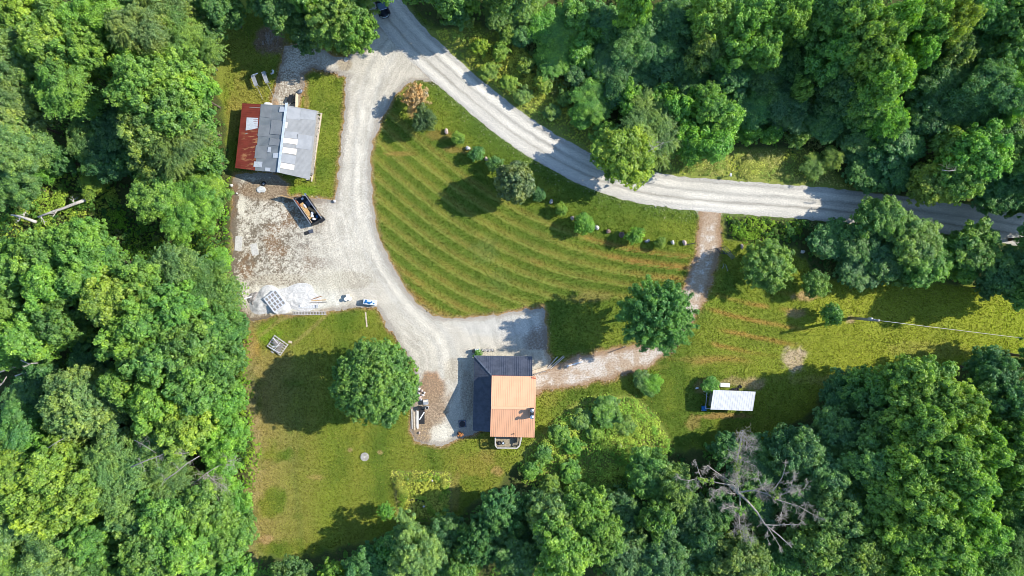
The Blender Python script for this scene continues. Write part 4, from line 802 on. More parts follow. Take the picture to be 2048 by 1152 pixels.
# trees just outside the frame on the sunny side, whose shadows fall into the picture
for i, (px, py, r, h, n_) in enumerate([(2125, 410, 46, 11, 'road bend'), (2190, 396, 50, 11, 'road end'), (2110, 470, 50, 14, 'road'), (2120, 560, 52, 16, 'lawn'), (2105, 720, 46, 13, 'lower wood'), (2110, 330, 50, 15, 'upper wood'), (2115, 180, 50, 15, 'top wood'), (2110, 880, 50, 16, 'south wood'), (2110, 1020, 50, 15, 'bottom wood')]):
    plant(px, py, r, h, 'oak', FG['deep'], 'deep green tree just beyond the right edge, beside the '+n_, 'tree', 'tree', 'trees beyond the right edge')
for px, py, r, h, n_ in [(800, -60, 60, 17, 'road'), (900, -55, 60, 17, 'bank'), (600, -60, 60, 16, 'clearing'), (1020, -50, 60, 17, 'teal crowns'), (500, -50, 56, 15, 'west clearing')]:
    plant(px, py, r, h, 'oak', FG['mid'], 'mid green tree just beyond the top edge, beside the '+n_, 'tree', 'tree', 'trees beyond the top edge')
# single trees of the lawns
plant(752, 764, 80, 14, 'round', FG['mid'], 'big round dense green tree between the western lawn and the driveway', 'round_tree', 'tree', None, .6)
plant(1317, 632, 82, 17, 'star', FG['deep'], 'dense dark green tree with pointed shoots where the path bends', 'spiky_tree', 'tree', None, .62)
plant(1540, 530, 56, 8, 'star', FG['lime'], 'pale green spiky fruit tree beside the metal rack', 'fruit_tree', 'tree', None)
plant(1633, 568, 30, 5, 'star', FG['mid'], 'small grey green spiky tree at the edge of the eastern lawn', 'fruit_tree', 'tree', None)
plant(1664, 628, 18, 3.8, 'bush', FG['mid'], 'slim green sapling beside the utility pole', 'sapling', 'tree', None)
plant(1030, 364, 36, 7.5, 'round', (.155, .235, .09), 'grey green round tree in the middle of the rock row', 'round_tree', 'tree', None)
plant(850, 240, 25, 4.6, 'bush', (.135, .215, .08), 'thin grey green small tree below the dead brown one', 'sapling', 'tree', None)
plant(830, 193, 30, 5.4, 'wispy', (.47, .35, .17), 'dead tree with orange brown withered leaves at the lawn tip', 'withered_tree', 'tree', None, leafm=M_DEADLEAF, bark=M_DEADWOOD)
plant(770, 1024, 19, 4.2, 'wispy', FG['bright'], 'slim young tree with a white trunk beside the garden bed', 'sapling', 'tree', None, bark=M_BIRCH)
for px, py, r, h, k, c, lab in [
 (916, 277, 11, 2., 'bush', 'yel', 'yellow green bush second from the dead brown tree, by the pink rock'), (954, 308, 13, 2.3, 'bush', 'blue', 'bluish bush right of the white rock'), (990, 327, 14, 2.4, 'bush', 'blue', 'bluish bush right of the reddish rock'),
 (1078, 389, 12, 2., 'bush', 'teal', 'teal bush right of the grey green round tree'), (1122, 419, 11, 2., 'bush', 'yel', 'small yellow green bush in the middle of the rock row'), (1169, 448, 18, 3., 'bush', 'bright', 'largest green bush of the rock row'),
 (1271, 472, 15, 2.8, 'bush', 'bright', 'bright green bush between the ring and the grey rock'), (1321, 486, 10, 1.8, 'bush', 'yel', 'smallest yellow green bush nearest the gravel path')]:
    plant(px, py, r, h, k, FG[c], lab, 'bush', 'bush', 'bushes of the rock row', stem='stem')
for px, py, r, h, k, c, lab in [
 (1215, 822, 32, 2.8, 'oak', 'mid', 'dark leaved shrub at the top of the wild mound'), (1162, 838, 22, 1.8, 'oak', 'mid', 'deep green shrub left of the mound top'), (1120, 868, 24, 2.2, 'oak', 'bright', 'bright green shrub on the left shoulder of the mound'),
 (1148, 892, 20, 1.8, 'oak', 'bright', 'shrub in the middle left of the mound'), (1088, 910, 22, 2.0, 'oak', 'mid', 'deep green shrub nearest the wooden deck'), (1062, 940, 20, 2.0, 'oak', 'mid', 'mid green shrub at the lower left foot of the mound'), (1250, 850, 22, 2., 'oak', 'lime', 'light green shrub right of the mound top'), (1140, 945, 24, 2.2, 'oak', 'bright', 'bright shrub in the lit hollow below the mound'), (1190, 868, 18, 1.6, 'oak', 'lime', 'light green shrub in the middle of the mound'), (1100, 968, 20, 2., 'oak', 'lime', 'light green shrub at the edge of the southern wood below the mound'),
 (1306, 765, 20, 2., 'bush', 'bright', 'bright shrub in the small round bed'), (1282, 757, 16, 1.7, 'bush', 'olive', 'olive shrub in the small round bed'), (1296, 776, 15, 1.6, 'bush', 'mid', 'mid green shrub at the foot of the small round bed'),
 (1420, 769, 15, 1.8, 'bush', 'bright', 'bright plant behind the corner of the white roofed shelter'), (1160, 985, 22, 3., 'oak', 'deep', 'shrub on the south foot of the mound')]:
    plant(px, py, r, h, k, FG[c], lab, 'shrub', 'shrub', 'shrubs of the beds and the mound', stem='stem')
# ------------------------------------------------------------------ ground cover: leaves and blades nobody could count
def cover_mat():
    m, t = newmat('cover_leaf'); c = N(t, 'ShaderNodeAttribute', attribute_name='col').outputs['Color']
    d = N(t, 'ShaderNodeBsdfDiffuse'); t.links.new(c, d.inputs[0]); tr = N(t, 'ShaderNodeBsdfTranslucent'); t.links.new(mix(t, 1., c, (1.1, 1.2, .6), 'MULTIPLY'), tr.inputs[0])
    a = N(t, 'ShaderNodeMixShader'); a.inputs[0].default_value = .3; t.links.new(d.outputs[0], a.inputs[1]); t.links.new(tr.outputs[0], a.inputs[2]); out(t, a.outputs[0]); return m
M_COVER = cover_mat()
def sample(F, x, y):
    ix = np.clip(np.searchsorted(xs, x)-1, 0, NX-1); iy = np.clip(np.searchsorted(ys, y)-1, 0, NY-1); return F[iy, ix]
def cover(name, label, cat, sd, dens, size, hgt, cA, cB, cC, seed, box=(-90, 90, -53, 53), tuft=.5, hs=.35):
    r = np.random.RandomState(seed); n = int((box[1]-box[0])*(box[3]-box[2])*dens/12); x = r.uniform(box[0], box[1], n); y = r.uniform(box[2], box[3], n)
    d = sample(sd, x, y)+(fbm(x, y, .5, 61, 2)-.5)*1.6; k = d < 0; x = x[k]; y = y[k]; d = d[k]
    gate = (sample(sd_any, x, y) > .35); x = x[gate]; y = y[gate]; d = d[gate]
    hh = hgt*(.25+1.3*ss(.3, .75, fbm(x, y, hs, 62+seed, 3)))*ss(0, -1.2, d)
    C = np.stack([x, y, hh*r.uniform(.5, 1, len(x))+.04], 1); O = unit(r.normal(size=C.shape)*.4+np.array([0, 0, 1.]))
    V, rn = leaves(C, O, np.clip(hh*.5, .1, tuft), 12, size, r, .5, .7, .9)
    f = np.repeat(ss(.35, .65, fbm(x, y, .3, 70+seed, 3)), 48)[:, None]; g = np.repeat(ss(.5, .75, fbm(x, y, .8, 75+seed, 2)), 48)[:, None]
    c = (np.array(cA)*(1-f)+np.array(cB)*f)*(1-g)+np.array(cC)*g; c = c*(.85+.9*rn[:, None])*np.array([1.15, 1.1, 1.3])
    o = link(name, leafmesh(name, [(V, rn)], M_COVER, c)); tag(o, label, cat, kind='stuff'); return o
inner = lambda sd: sd+.8
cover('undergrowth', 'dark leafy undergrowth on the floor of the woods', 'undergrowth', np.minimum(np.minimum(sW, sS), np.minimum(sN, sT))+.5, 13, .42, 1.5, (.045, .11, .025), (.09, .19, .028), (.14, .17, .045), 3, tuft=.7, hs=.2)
WS = G([(462, 340), (470, 400), (463, 500), (460, 560), (476, 640), (430, 640), (395, 600), (330, 560), (230, 510), (190, 450), (230, 400), (330, 470), (420, 440)]); WS2 = G([(497, 640), (500, 800), (516, 900), (500, 1000), (504, 1152), (455, 1152), (440, 1000), (465, 900), (460, 800)])
cover('weeds', 'bright green weeds along the edge of the western wood', 'weeds', np.minimum(sdf(GX, GY, WS), sdf(GX, GY, WS2)), 60, .24, .8, (.13, .27, .022), (.20, .31, .03), (.10, .20, .025), 4, (-80, -40, -48, 22))
WL = G([(-20, 400), (60, 370), (120, 330), (180, 350), (235, 380), (245, 410), (200, 440), (120, 470), (60, 500), (-20, 480)])
cover('log_weeds', 'yellow green weeds round the fallen log', 'weeds', sdf(GX, GY, WL), 60, .28, 1.0, (.22, .33, .04), (.29, .36, .05), (.15, .27, .04), 5, (-90, -60, 5, 22))
cover('bank_weeds', 'tall yellow green weeds on the bank above the road', 'weeds', sMN, 80, .20, .9, (.30, .36, .06), (.42, .43, .06), (.21, .30, .055), 6, (-16, 20, 15, 46))
cover('meadow_grass', 'unmown olive green meadow grass beside the road', 'grass', sME, 80, .17, .7, (.34, .34, .10), (.38, .42, .06), (.22, .31, .06), 7, (22, 60, 14, 26))
cover('mound_weeds', 'wild grass and weeds covering the mound', 'weeds', np.minimum(sMS, sdf(GX, GY, G([(1030, 930), (1070, 880), (1110, 850), (1180, 900), (1300, 900), (1345, 910), (1300, 980), (1200, 1010), (1090, 1000), (1045, 960)]))), 120, .22, .9, (.22, .36, .05), (.31, .40, .06), (.15, .28, .04), 8, (0, 30, -35, -16))
BR_ = G([(1447, 432), (1560, 436), (1602, 445), (1600, 470), (1570, 492), (1500, 490), (1455, 478)])
cover('bramble', 'bright green bramble thicket between the road and the rack', 'bramble', sdf(GX, GY, BR_), 120, .24, 1.4, (.13, .25, .025), (.18, .29, .03), (.08, .16, .025), 9, (34, 50, 5, 14))
GB = G([(793, 953), (892, 955), (893, 1000), (895, 1030), (806, 1036), (803, 990)])
cover('garden_weeds', 'yellow green weeds overgrowing the old garden bed', 'weeds', sdf(GX, GY, GB)-.6, 200, .17, .35, (.36, .39, .06), (.44, .44, .08), (.24, .36, .045), 10, (-21, -9, -41, -30))
GBE = np.abs(sdf(GX, GY, G([(797, 956), (888, 958), (889, 1000), (888, 1040), (806, 1040), (806, 990)])))-.35
cover('bed_border', 'taller green weeds rimming the garden bed', 'weeds', GBE-.3, 170, .18, .9, (.12, .22, .025), (.18, .26, .04), (.24, .27, .05), 11, (-21, -9, -41, -30))
RB = G([(1262, 752), (1285, 738), (1318, 742), (1330, 762), (1318, 783), (1290, 788), (1266, 775)])
cover('bed_plants', 'leafy ground plants of the small round bed', 'weeds', sdf(GX, GY, RB), 120, .17, .8, (.13, .24, .025), (.18, .27, .03), (.17, .15, .04), 12, (18, 27, -19, -12))
cover('roadside_weeds', 'scruffy low weeds along the verge of the gravel road', 'weeds', np.where(roadlat < 0, np.abs(sd_road-.9)-.45, 9), 22, .16, .22, (.12, .19, .035), (.20, .24, .10), (.09, .15, .025), 13)
def cover_grass():
    r = np.random.RandomState(77); n = 420000; x = r.uniform(-48, 88, n); y = r.uniform(-50, 46, n)
    k = (sample(sd_any, x, y) > .1)&(sample(sd_forest, x, y) > .3)&(sample(sMN, x, y) > 0)&(sample(sMS, x, y) > 0)&(sample(sME, x, y) > 0); x = x[k]; y = y[k]
    C = np.stack([x, y, np.full(len(x), .035)], 1); cl = sample(col, x, y); al = sample(alt, x, y); am = sample(amt, x, y)
    V, rn = leaves(C, np.tile([0, 0, 1.], (len(C), 1)), .05, 1, .24, r, .3, .4, .6)
    pick = (r.uniform(0, 1, len(x)) < am*.45)[:, None]; c = np.where(pick, al, cl)
    c = np.repeat(c, 4, 0)*(.45+1.15*r.uniform(0, 1, (len(x), 1)).repeat(4, 0))
    o = link('lawn_grass', leafmesh('lawn_grass', [(V, rn)], M_COVER, c)); tag(o, 'short mown grass of the lawns', 'grass', kind='stuff')
cover_grass()
# ------------------------------------------------------------------ materials of the built things
M_ORANGE = simple('orange_sheet_metal', (.80, .44, .25), (.76, .41, .23), .5, .5, .0, .4, .05)
M_ORANGE_D = simple('dark_orange_trim', (.66, .20, .11), (.52, .15, .08), 3, .5, .2)
M_NAVY = simple('dark_blue_sheet_metal', (.095, .105, .135), (.070, .080, .105), 1.2, .5, .25, .45, .05)
M_NAVY_T = simple('dark_blue_trim', (.16, .18, .22), (.10, .12, .15), 2, .5, .3)
M_SIDING = simple('brown_siding', (.30, .20, .12), (.22, .14, .08), 2, .8)
M_GREY_R = simple('grey_roofing', (.27, .275, .275), (.23, .235, .235), .7, .6, .0, .4, .05, (.35, .65))
M_GREY_D = simple('darker_grey_roofing', (.285, .305, .32), (.245, .265, .275), .6, .6, .0, .4, .05, (.35, .65))
M_GREY_S = simple('patched_grey_roofing', (.295, .305, .315), (.25, .26, .27), .6, .6, .0, .4, .05)
M_WHITE = simple('white_paint', (.80, .80, .79), (.70, .70, .69), 3, .6)
M_SHEETW = simple('white_roof_sheet', (.66, .66, .66), (.58, .58, .58), 1.5, .6)
M_CREAM = simple('cream_panel', (.72, .65, .54), (.64, .57, .46), 3, .7)
M_PANELW = simple('white_translucent_panel', (.62, .64, .67), (.54, .56, .59), 3, .5)
M_RIDGE = simple('pale_ridge_metal', (.66, .72, .78), (.56, .62, .68), 2, .4, .3)
M_WOODP = simple('pale_lumber', (.66, .55, .40), (.50, .40, .28), 6, .85)
M_WOODW = simple('bleached_wood', (.58, .54, .48), (.40, .37, .33), 5, .9)
M_WOODG = simple('weathered_grey_wood', (.34, .31, .28), (.20, .18, .16), 6, .9, bump=.4)
M_WOODB = simple('brown_wood', (.30, .16, .07), (.20, .10, .05), 5, .85)
M_WOODO = simple('tan_wood', (.56, .36, .15), (.42, .25, .10), 5, .8)
M_DECK = simple('deck_boards', (.38, .33, .23), (.26, .22, .15), 3, .85)
M_BLACK = simple('black_steel', (.018, .020, .024), (.030, .030, .032), 3, .5, .2, .5)
M_BLACKM = simple('black_rubber', (.022, .022, .024), (.035, .035, .035), 6, .9)
M_STEEL = simple('dull_steel', (.42, .44, .46), (.30, .31, .33), 4, .45, .6)
M_GALV = simple('grey_galvanised_metal', (.44, .45, .46), (.34, .35, .36), 2, .5, .4)
M_BLUE = simple('blue_plastic', (.02, .16, .42), (.015, .11, .30), 3, .45)
M_GLASS = simple('dark_glass', (.02, .07, .12), (.02, .05, .09), 3, .08, .0, .9)
M_CARP = simple('black_car_paint', (.012, .014, .028), (.010, .012, .022), 2, .2, .3, .8)
M_CHROME = simple('bright_metal', (.70, .72, .74), (.60, .62, .64), 4, .25, .9)
M_TARP = simple('pale_sheeting', (.60, .60, .58), (.46, .46, .44), 2.2, .7, bump=.8)
M_HEAP = simple('grey_stone_dust', (.62, .60, .56), (.44, .42, .39), 5, .95, bump=.9)
M_CONC = simple('concrete', (.56, .53, .48), (.44, .41, .36), 4, .9)
M_RUSTY = simple('rusty_brown_metal', (.30, .09, .045), (.18, .06, .03), 5, .8)
M_CARDB = simple('cardboard', (.52, .32, .15), (.40, .24, .11), 4, .9)
M_ASH = simple('ash_and_embers', (.55, .26, .20), (.20, .13, .11), 4, .95)
M_ROCKW = simple('pale_stone', (.66, .62, .58), (.48, .45, .42), 5, .9, bump=.5)
M_ROCKP = simple('pinkish_stone', (.56, .42, .36), (.40, .29, .25), 5, .9, bump=.5)
M_ROCKG = simple('grey_stone', (.44, .43, .43), (.28, .27, .27), 5, .9, bump=.5)
M_ROCKB = simple('brown_stone', (.26, .18, .14), (.15, .10, .08), 5, .9, bump=.5)
def rust_mat():
    m, t = newmat('red_rusted_sheet'); pos = N(t, 'ShaderNodeNewGeometry').outputs['Position']
    mp = N(t, 'ShaderNodeMapping'); mp.inputs['Rotation'].default_value = (0, 0, .05); mp.inputs['Scale'].default_value = (.28, 1.6, 1); t.links.new(pos, mp.inputs[0])
    n1 = noise(t, mp.outputs[0], 1.6, 5, .7); n2 = noise(t, pos, .5, 2)
    sx = N(t, 'ShaderNodeSeparateXYZ'); t.links.new(pos, sx.inputs[0])
    south = mr(t, sx.outputs[1], 26.5, 24.5); inner = mr(t, sx.outputs[0], -44.6, -43.6)
    streak = mth(t, 'MULTIPLY', mth(t, 'MULTIPLY', mr(t, n1, .50, .64), south), inner)
    c = mix(t, mr(t, n2, .35, .65), (.26, .050, .032), (.20, .038, .026)); c = mix(t, streak, c, (.46, .22, .10)); princ(t, c, .6, .1, .35, n1, .2, .03); return m
M_RUST = rust_mat()
def px_quad(pts, zs):
    return [P(x, y, z) for (x, y), z in zip(pts, zs)]
def lerp(a, b, t): return a+(b-a)*t
def ribbed(name, q, n, mat, parent, rw=.06, rh=.05, th=.06, lift=.0):
    "sheet metal between q[0]-q[1] (eave) and q[3]-q[2] (ridge) with n ribs running down the slope"
    m = MB(); q = [Vector(p)+Vector((0, 0, lift)) for p in q]; m.slab(q, th)
    for i in range(n+1):
        f = min(max(i/n, .004), .996); a = lerp(q[0], q[1], f); b = lerp(q[3], q[2], f); m.beam(a+Vector((0, 0, rh*.4)), b+Vector((0, 0, rh*.4)), rw, rh)
    return m.obj(name, mat, parent)
# ------------------------------------------------------------------ house
ho = thing('house', 'house with an orange ribbed metal roof above a dark blue lower roof', 'house', P(1015, 800, 0))
bpy.context.view_layer.update()
class Rel:
    def __init__(s, root): s.o = root.location.copy()
    def __call__(s, x, y, z): return P(x, y, z)-s.o
h = Rel(ho)
ez, rz_ = 4.0, 5.9
NW, NE, SE, SW = h(984, 751.5, ez), h(1071.5, 753, ez), h(1068.5, 875, ez), h(980.5, 873, ez); RW, RE = h(982.5, 815, rz_), h(1070.5, 816.5, rz_)
rf = ribbed('roof', [NW, NE, RE, RW], 24, M_ORANGE, ho, .12, .03); ribbed('roof_slope', [SW, SE, RE, RW], 24, M_ORANGE, rf, .12, .03)
MB().beam(RW+Vector((0, 0, .05)), RE+Vector((0, 0, .05)), .42, .07).obj('ridge_cap', M_ORANGE, rf)
f = MB()
for a, b in ((NW, NE), (SE, SW), (NW, RW), (RW, SW), (NE, RE), (RE, SE)): f.beam(a-Vector((0, 0, .1)), b-Vector((0, 0, .1)), .05, .17)
f.obj('fascia', M_ORANGE_D, ho)
i_ = .35
def ins(p, c, d): q = c-p; q.z = 0; return p+q.normalized()*d
cen = (NW+SE)/2; w = MB(); up = [ins(p, cen, .5) for p in (SW, SE, NE, NW)]
bot = [Vector((p.x, p.y, 0)) for p in up]; top = [Vector((p.x, p.y, ez+.06)) for p in up]; w.hexa(bot, top)
for a, b, r in ((top[3], top[0], RW), (top[1], top[2], RE)):
    m_ = Vector((a.x*.5+b.x*.5, r.y, rz_-.16)); n_ = Vector((.12 if a is top[1] else -.12, 0, 0)); w.add([a, b, m_, a-n_, b-n_, m_-n_], [(0, 1, 2), (5, 4, 3), (0, 3, 4, 1), (1, 4, 5, 2), (2, 5, 3, 0)])
w.obj('wall', M_SIDING, ho)
lz, lw = 2.05, 3.35
a0 = h(949, 711.5, lz); a1 = h(1064, 713.5, lz); a2 = h(946, 861, lz); c0 = up[3]+Vector((.0, .0, lw-ez)); c0.z = lw; c1 = Vector((a1.x, up[2].y, lw)); c2 = Vector((c0.x-.02, a2.y, lw))
lr = MB(); lr.slab([a0, a1, c1, c0][::-1], .08)
for i in range(27):
    x = lerp(a0.x+.25, a1.x-.02, i/26.); 
    t_ = min(1, max(.06, (x-a0.x)/(c0.x-a0.x))); ye = lerp(a0.y, a1.y, (x-a0.x)/(a1.x-a0.x)); yt = lerp(ye, c0.y, t_); zt = lerp(lz, lw, t_); lr.beam((x, ye, lz+.02), (x, yt, zt+.02), .06, .05)
lro = lr.obj('lower_roof', M_NAVY, ho)
lr2 = MB(); lr2.slab([a0, c0, c2, a2][::-1], .08)
for i in range(32):
    y = lerp(a0.y-.25, a2.y+.02, i/31.); t_ = min(1, max(.06, (a0.y-y)/(a0.y-c0.y))); xe = lerp(a0.x, a2.x, (a0.y-y)/(a0.y-a2.y)); lr2.beam((xe, y, lz+.02), (lerp(xe, c0.x, t_), y, lerp(lz, lw, t_)+.02), .06, .05)
lr2.obj('side_slope', M_NAVY, lro)
MB().beam(a0+Vector((0, 0, .06)), c0+Vector((0, 0, .06)), .24, .06).obj('hip_cap', M_NAVY_T, lro)
g = MB(); g.beam(a0-Vector((0, 0, .09)), a1-Vector((0, 0, .09)), .08, .14); g.beam(a0-Vector((0, 0, .09)), a2-Vector((0, 0, .09)), .08, .14); g.beam(a1-Vector((0, 0, .05)), c1-Vector((0, 0, .05)), .08, .12); g.obj('gutter', M_NAVY_T, lro)
pw = MB(); b1 = [Vector((a0.x+.5, a2.y+.4, 0)), Vector((c0.x-.01, a2.y+.4, 0)), Vector((c0.x-.01, a0.y-.5, 0)), Vector((a0.x+.5, a0.y-.5, 0))]
pw.hexa(b1, [v+Vector((0, 0, 2.1)) for v in b1]); b1 = [Vector((c0.x, c0.y+.01, 0)), Vector((a1.x-.4, c0.y+.01, 0)), Vector((a1.x-.4, a1.y-1.6, 0)), Vector((c0.x, a1.y-1.6, 0))]; pw.hexa(b1, [v+Vector((0, 0, 2.4)) for v in b1])
pw.obj('lower_wall', M_SIDING, ho)
for k in range(4):
    x = lerp(c0.x+.6, a1.x-.3, k/3); MB().cyl((x, a1.y-.35, 0), .07, 2.0, 8).obj('porch_post', M_WHITE, ho)
for k in range(3):
    yy = lerp(SE.y+2, NE.y-2, k/2); wn = MB().box((up[1].x+.02, yy, 2.6), (.08, 1.1, 1.2)).obj('window', M_WHITE, ho); MB().box((up[1].x+.07, yy, 2.6), (.03, .9, 1.)).obj('pane', M_GLASS, wn)
dr = MB().box((lerp(SW.x, SE.x, .45), up[0].y-.03, 1.35), (1.8, .1, 2.1)).obj('door', M_WHITE, ho); MB().box((lerp(SW.x, SE.x, .45), up[0].y-.09, 1.4), (1.5, .03, 1.8)).obj('pane', M_GLASS, dr)
cb = h(1064, 825.5, 5.9); cz = 5.45
ch = MB().box((cb.x, cb.y, cz+.45), (.55, 1.65, 1.1)).obj('chimney', M_BLACK, ho)
for dy in (.5, -.5):
    MB().lathe((cb.x-.02, cb.y+dy, cz+1.0), [(.20, 0), (.20, .45), (.30, .46), (.30, .52), (.05, .66)]).obj('flue', M_CHROME if dy < 0 else M_STEEL, ch)
vp = h(1028, 868, 4.4); MB().cyl((vp.x, vp.y, 4.05), .09, .45, 10).obj('vent_pipe', M_BLACK, ho)
eg = h(1071, 756.5, 4.1); MB().beam(eg+Vector((-.55, .1, .05)), eg+Vector((.1, -.05, .05)), .2, .1).obj('gutter_end', M_ORANGE_D, ho)
# ------------------------------------------------------------------ deck
dk = thing('deck', 'weathered wooden deck with cut corners against the south wall of the house', 'deck', P(1014, 882, 0)); h = Rel(dk); dz = 1.0
dp = [h(991, 866, dz), h(991, 888, dz), h(994.5, 893, dz), h(1034, 893.5, dz), h(1039, 889, dz), h(1044, 868, dz)]
MB().prism([(p.x, p.y) for p in dp], dz-.2, dz).obj('floor', M_DECK, dk)
bd = MB()
for k in range(12):
    y = lerp(dp[3].y+.12, dp[0].y-.1, k/11.); bd.box(((dp[0].x+dp[5].x)/2-.1, y, dz+.013), (3.6, .155, .02))
bd.obj('boards', M_DECK, dk)
rl = MB(); rp = [p+Vector((0, 0, 1.0)) for p in dp]; rr_ = MB()
for a, b in zip(rp[:-1], rp[1:]):
    rl.beam(a, b, .19, .06); rr_.beam(a-Vector((0, 0, .8)), b-Vector((0, 0, .8)), .06, .06)
    n_ = max(1, int((b-a).length/.16))
    for i in range(n_+1): q = lerp(a, b, i/n_); rr_.beam(q-Vector((0, 0, 1.0)), q, .035, .035)
rl.obj('handrail', M_CONC, dk); rr_.obj('balusters', M_WOODG, dk)
for p in dp: MB().beam(Vector((p.x, p.y, 0)), Vector((p.x, p.y, dz+.98)), .11, .11).obj('post', M_WOODG, dk)
ladder = MB(); q = h(1034, 880, dz+.1); ladder.box((q.x, q.y+.2, dz+.46), (.09, 1.25, .85)).obj('screen', M_BLACK, dk)
gp = P(997.5, 884.5, 1.0); gr = thing('grill', 'round black grill on the deck', 'grill', gp)
MB().lathe((0, 0, .45), [(.08, 0), (.26, .1), (.34, .3), (.30, .45), (.12, .55)]).obj('kettle', M_BLACK, gr, True)
for a in (0, 2.1, 4.2): MB().tube([(0, 0, .5), (.3*math.cos(a), .3*math.sin(a), .015)], [.02, .02], 5).obj('leg', M_STEEL, gr)
cp = P(1006, 885, 1.0); cc = thing('deck_chair', 'black chair with a pale cushion on the deck', 'chair', cp, .5)
MB().box((0, 0, .42), (.5, .5, .06)).obj('seat', M_BLACK, cc); MB().box((0, .27, .72), (.5, .05, .55), 0, (-.15, 0)).obj('backrest', M_BLACK, cc); MB().box((.02, -.03, .48), (.3, .3, .06), bevel=0).obj('cushion', M_RIDGE, cc) if False else MB().box((.02, -.03, .48), (.3, .3, .06)).obj('cushion', M_RIDGE, cc)
for sx in (-.22, .22):
    for sy in (-.22, .22): MB().box((sx, sy, .2), (.04, .04, .4)).obj('leg', M_BLACK, cc)
# ------------------------------------------------------------------ shed
sh = thing('shed', 'long farm shed with a patched grey roof and a rusty red lean-to', 'shed', P(552, 280, 0)); h = Rel(sh)
ze, zj, zr, zE = 2.0, 2.75, 4.0, 2.5
rN, rS, jN, jS = h(484.5, 206, ze), h(470, 336, ze), h(521.5, 208.5, zj), h(510, 341, zj)
tN, tS, eN, eS = h(573, 210.5, zr), h(557, 345, zr), h(634, 221.5, zE), h(619.5, 359, zE)
ribbed('rusty_roof', [rS, rN, jN, jS], 30, M_RUST, sh, .05, .035)
wr = ribbed('west_roof', [jS, jN, tN, tS], 60, M_GREY_D, sh, .03, .02, lift=.03)
er = ribbed('east_roof', [eN, eS, tS, tN], 60, M_GREY_R, sh, .03, .02, lift=.03)
tl = tN+(tN-tS).normalized()*.35; MB().beam(tl+Vector((0, 0, .12)), tS+Vector((0, 0, .12)), .38, .08).obj('ridge_cap', M_RIDGE, sh)
def on_roof(A, B, C, D, pts, mat, nm, parent, up_=.07):
    "a sheet lying on the roof plane A-B-C-D, given by photo pixels"
    n_ = (B-A).cross(D-A).normalized(); q = []
    for x, y in pts:
        o = Vector((0, 0, H_CAM))-sh.location; d = (P(x, y, 0)-sh.location)-o; t = (A-o).dot(n_)/d.dot(n_); q.append(o+d*t+Vector((0, 0, up_)))
    a = (q[1]-q[0]).cross(q[2]-q[0]).z
    if a < 0: q = q[::-1]
    return MB().slab(q, .02).obj(nm, mat, parent)
for pts in ([(560, 213), (570, 213.5), (569, 224), (558.5, 223.5)], [(536, 294.5), (542.5, 294.5), (541.5, 305), (535, 304.5)], [(547, 306), (558.5, 305.5), (557.5, 316.5), (545.5, 315.5)], [(508.5, 323), (525, 323.5), (523.5, 335), (507, 333.5)], [(531, 335), (541, 335.5), (540, 342.5), (530, 341.5)]):
    on_roof(jS, jN, tN, tS, pts, M_PANELW, 'roof_panel', wr)
for pts in ([(567.5, 275.5), (595.5, 279), (594.5, 289.5), (566.5, 285)], [(566, 294.5), (593.5, 298), (592.5, 309.5), (564.5, 305)], [(562.5, 325.5), (589, 330), (588, 340.5), (560.5, 336)], [(571, 244.5), (575.5, 245), (574, 256), (570, 255.5)]):
    on_roof(eN, eS, tS, tN, pts, M_CREAM, 'roof_panel', er)
for pts in ([(575, 214), (602, 218), (600, 240), (573, 237)], [(571, 262), (597, 265), (596, 278), (567.5, 275)], [(564, 308), (592, 312), (590, 329), (562, 324)], [(603, 220), (632, 224), (630, 240), (600, 238)], [(594, 268), (625, 272), (622, 300), (592, 296)]):
    on_roof(eN, eS, tS, tN, pts, M_GREY_S, 'roof_sheet', er, .055)
for pts in ([(523, 212), (544, 214), (541, 236), (520, 233)], [(518, 250), (540, 252), (538, 274), (515, 272)], [(512, 290), (534, 293), (532, 318), (509, 316)], [(543, 240), (568, 243), (565, 270), (540, 268)], [(540, 276), (563, 279), (561, 292), (538, 290)]):
    on_roof(jS, jN, tN, tS, pts, M_GREY_S, 'roof_sheet', wr, .055)
rr2 = [c for c in sh.children if c.name.startswith('rusty')][0]
on_roof(rS, rN, jN, jS, [(493.5, 235), (516.5, 236), (515, 257), (491.5, 261)], M_PANELW, 'bare_patch', rr2, .06)
for pts in ([(491, 266), (495, 266), (495, 268), (491, 268)], [(499, 214), (520, 215), (520, 216), (499, 215)]): on_roof(rS, rN, jN, jS, pts, M_GALV, 'bare_patch', rr2, .06)
w = MB(); N3 = lambda p, z: Vector((p.x, p.y, z)); e = (jN-rN).normalized(); n_ = (rN-rS).normalized()
def wall(a, b, za, zb, th=.12): w.hexa([N3(a, 0), N3(b, 0), N3(b, 0)+Vector((th*(a-b).normalized().y, -th*(a-b).normalized().x, 0)), N3(a, 0)+Vector((th*(a-b).normalized().y, -th*(a-b).normalized().x, 0))], [N3(a, za), N3(b, zb), N3(b, zb)+Vector((th*(a-b).normalized().y, -th*(a-b).normalized().x, 0)), N3(a, za)+Vector((th*(a-b).normalized().y, -th*(a-b).normalized().x, 0))])
ih = .35
A_ = rN-n_*ih+e*.3; B_ = rS+n_*ih+e*.3; wall(A_, B_, ze-.05, ze-.05)
C_ = tN-n_*ih; D_ = tS+n_*1.2; E_ = eN-n_*ih-e*.35; F_ = eS+n_*1.2-e*.35
wall(A_, C_, ze-.08, zr-.2); wall(C_, E_, zr-.2, zE-.05); wall(E_, F_, zE-.05, zE-.05); wall(F_, D_, zE-.05, zr-.2)
w.obj('wall', M_WOODG, sh)
for k in range(5):
    q = lerp(rS, tS, k/4)+n_*.3+e*(.3 if k == 0 else 0); MB().beam(N3(q, 0), N3(q, lerp(ze, zr, k/4)-.15), .14, .14).obj('post', M_WOODG, sh)
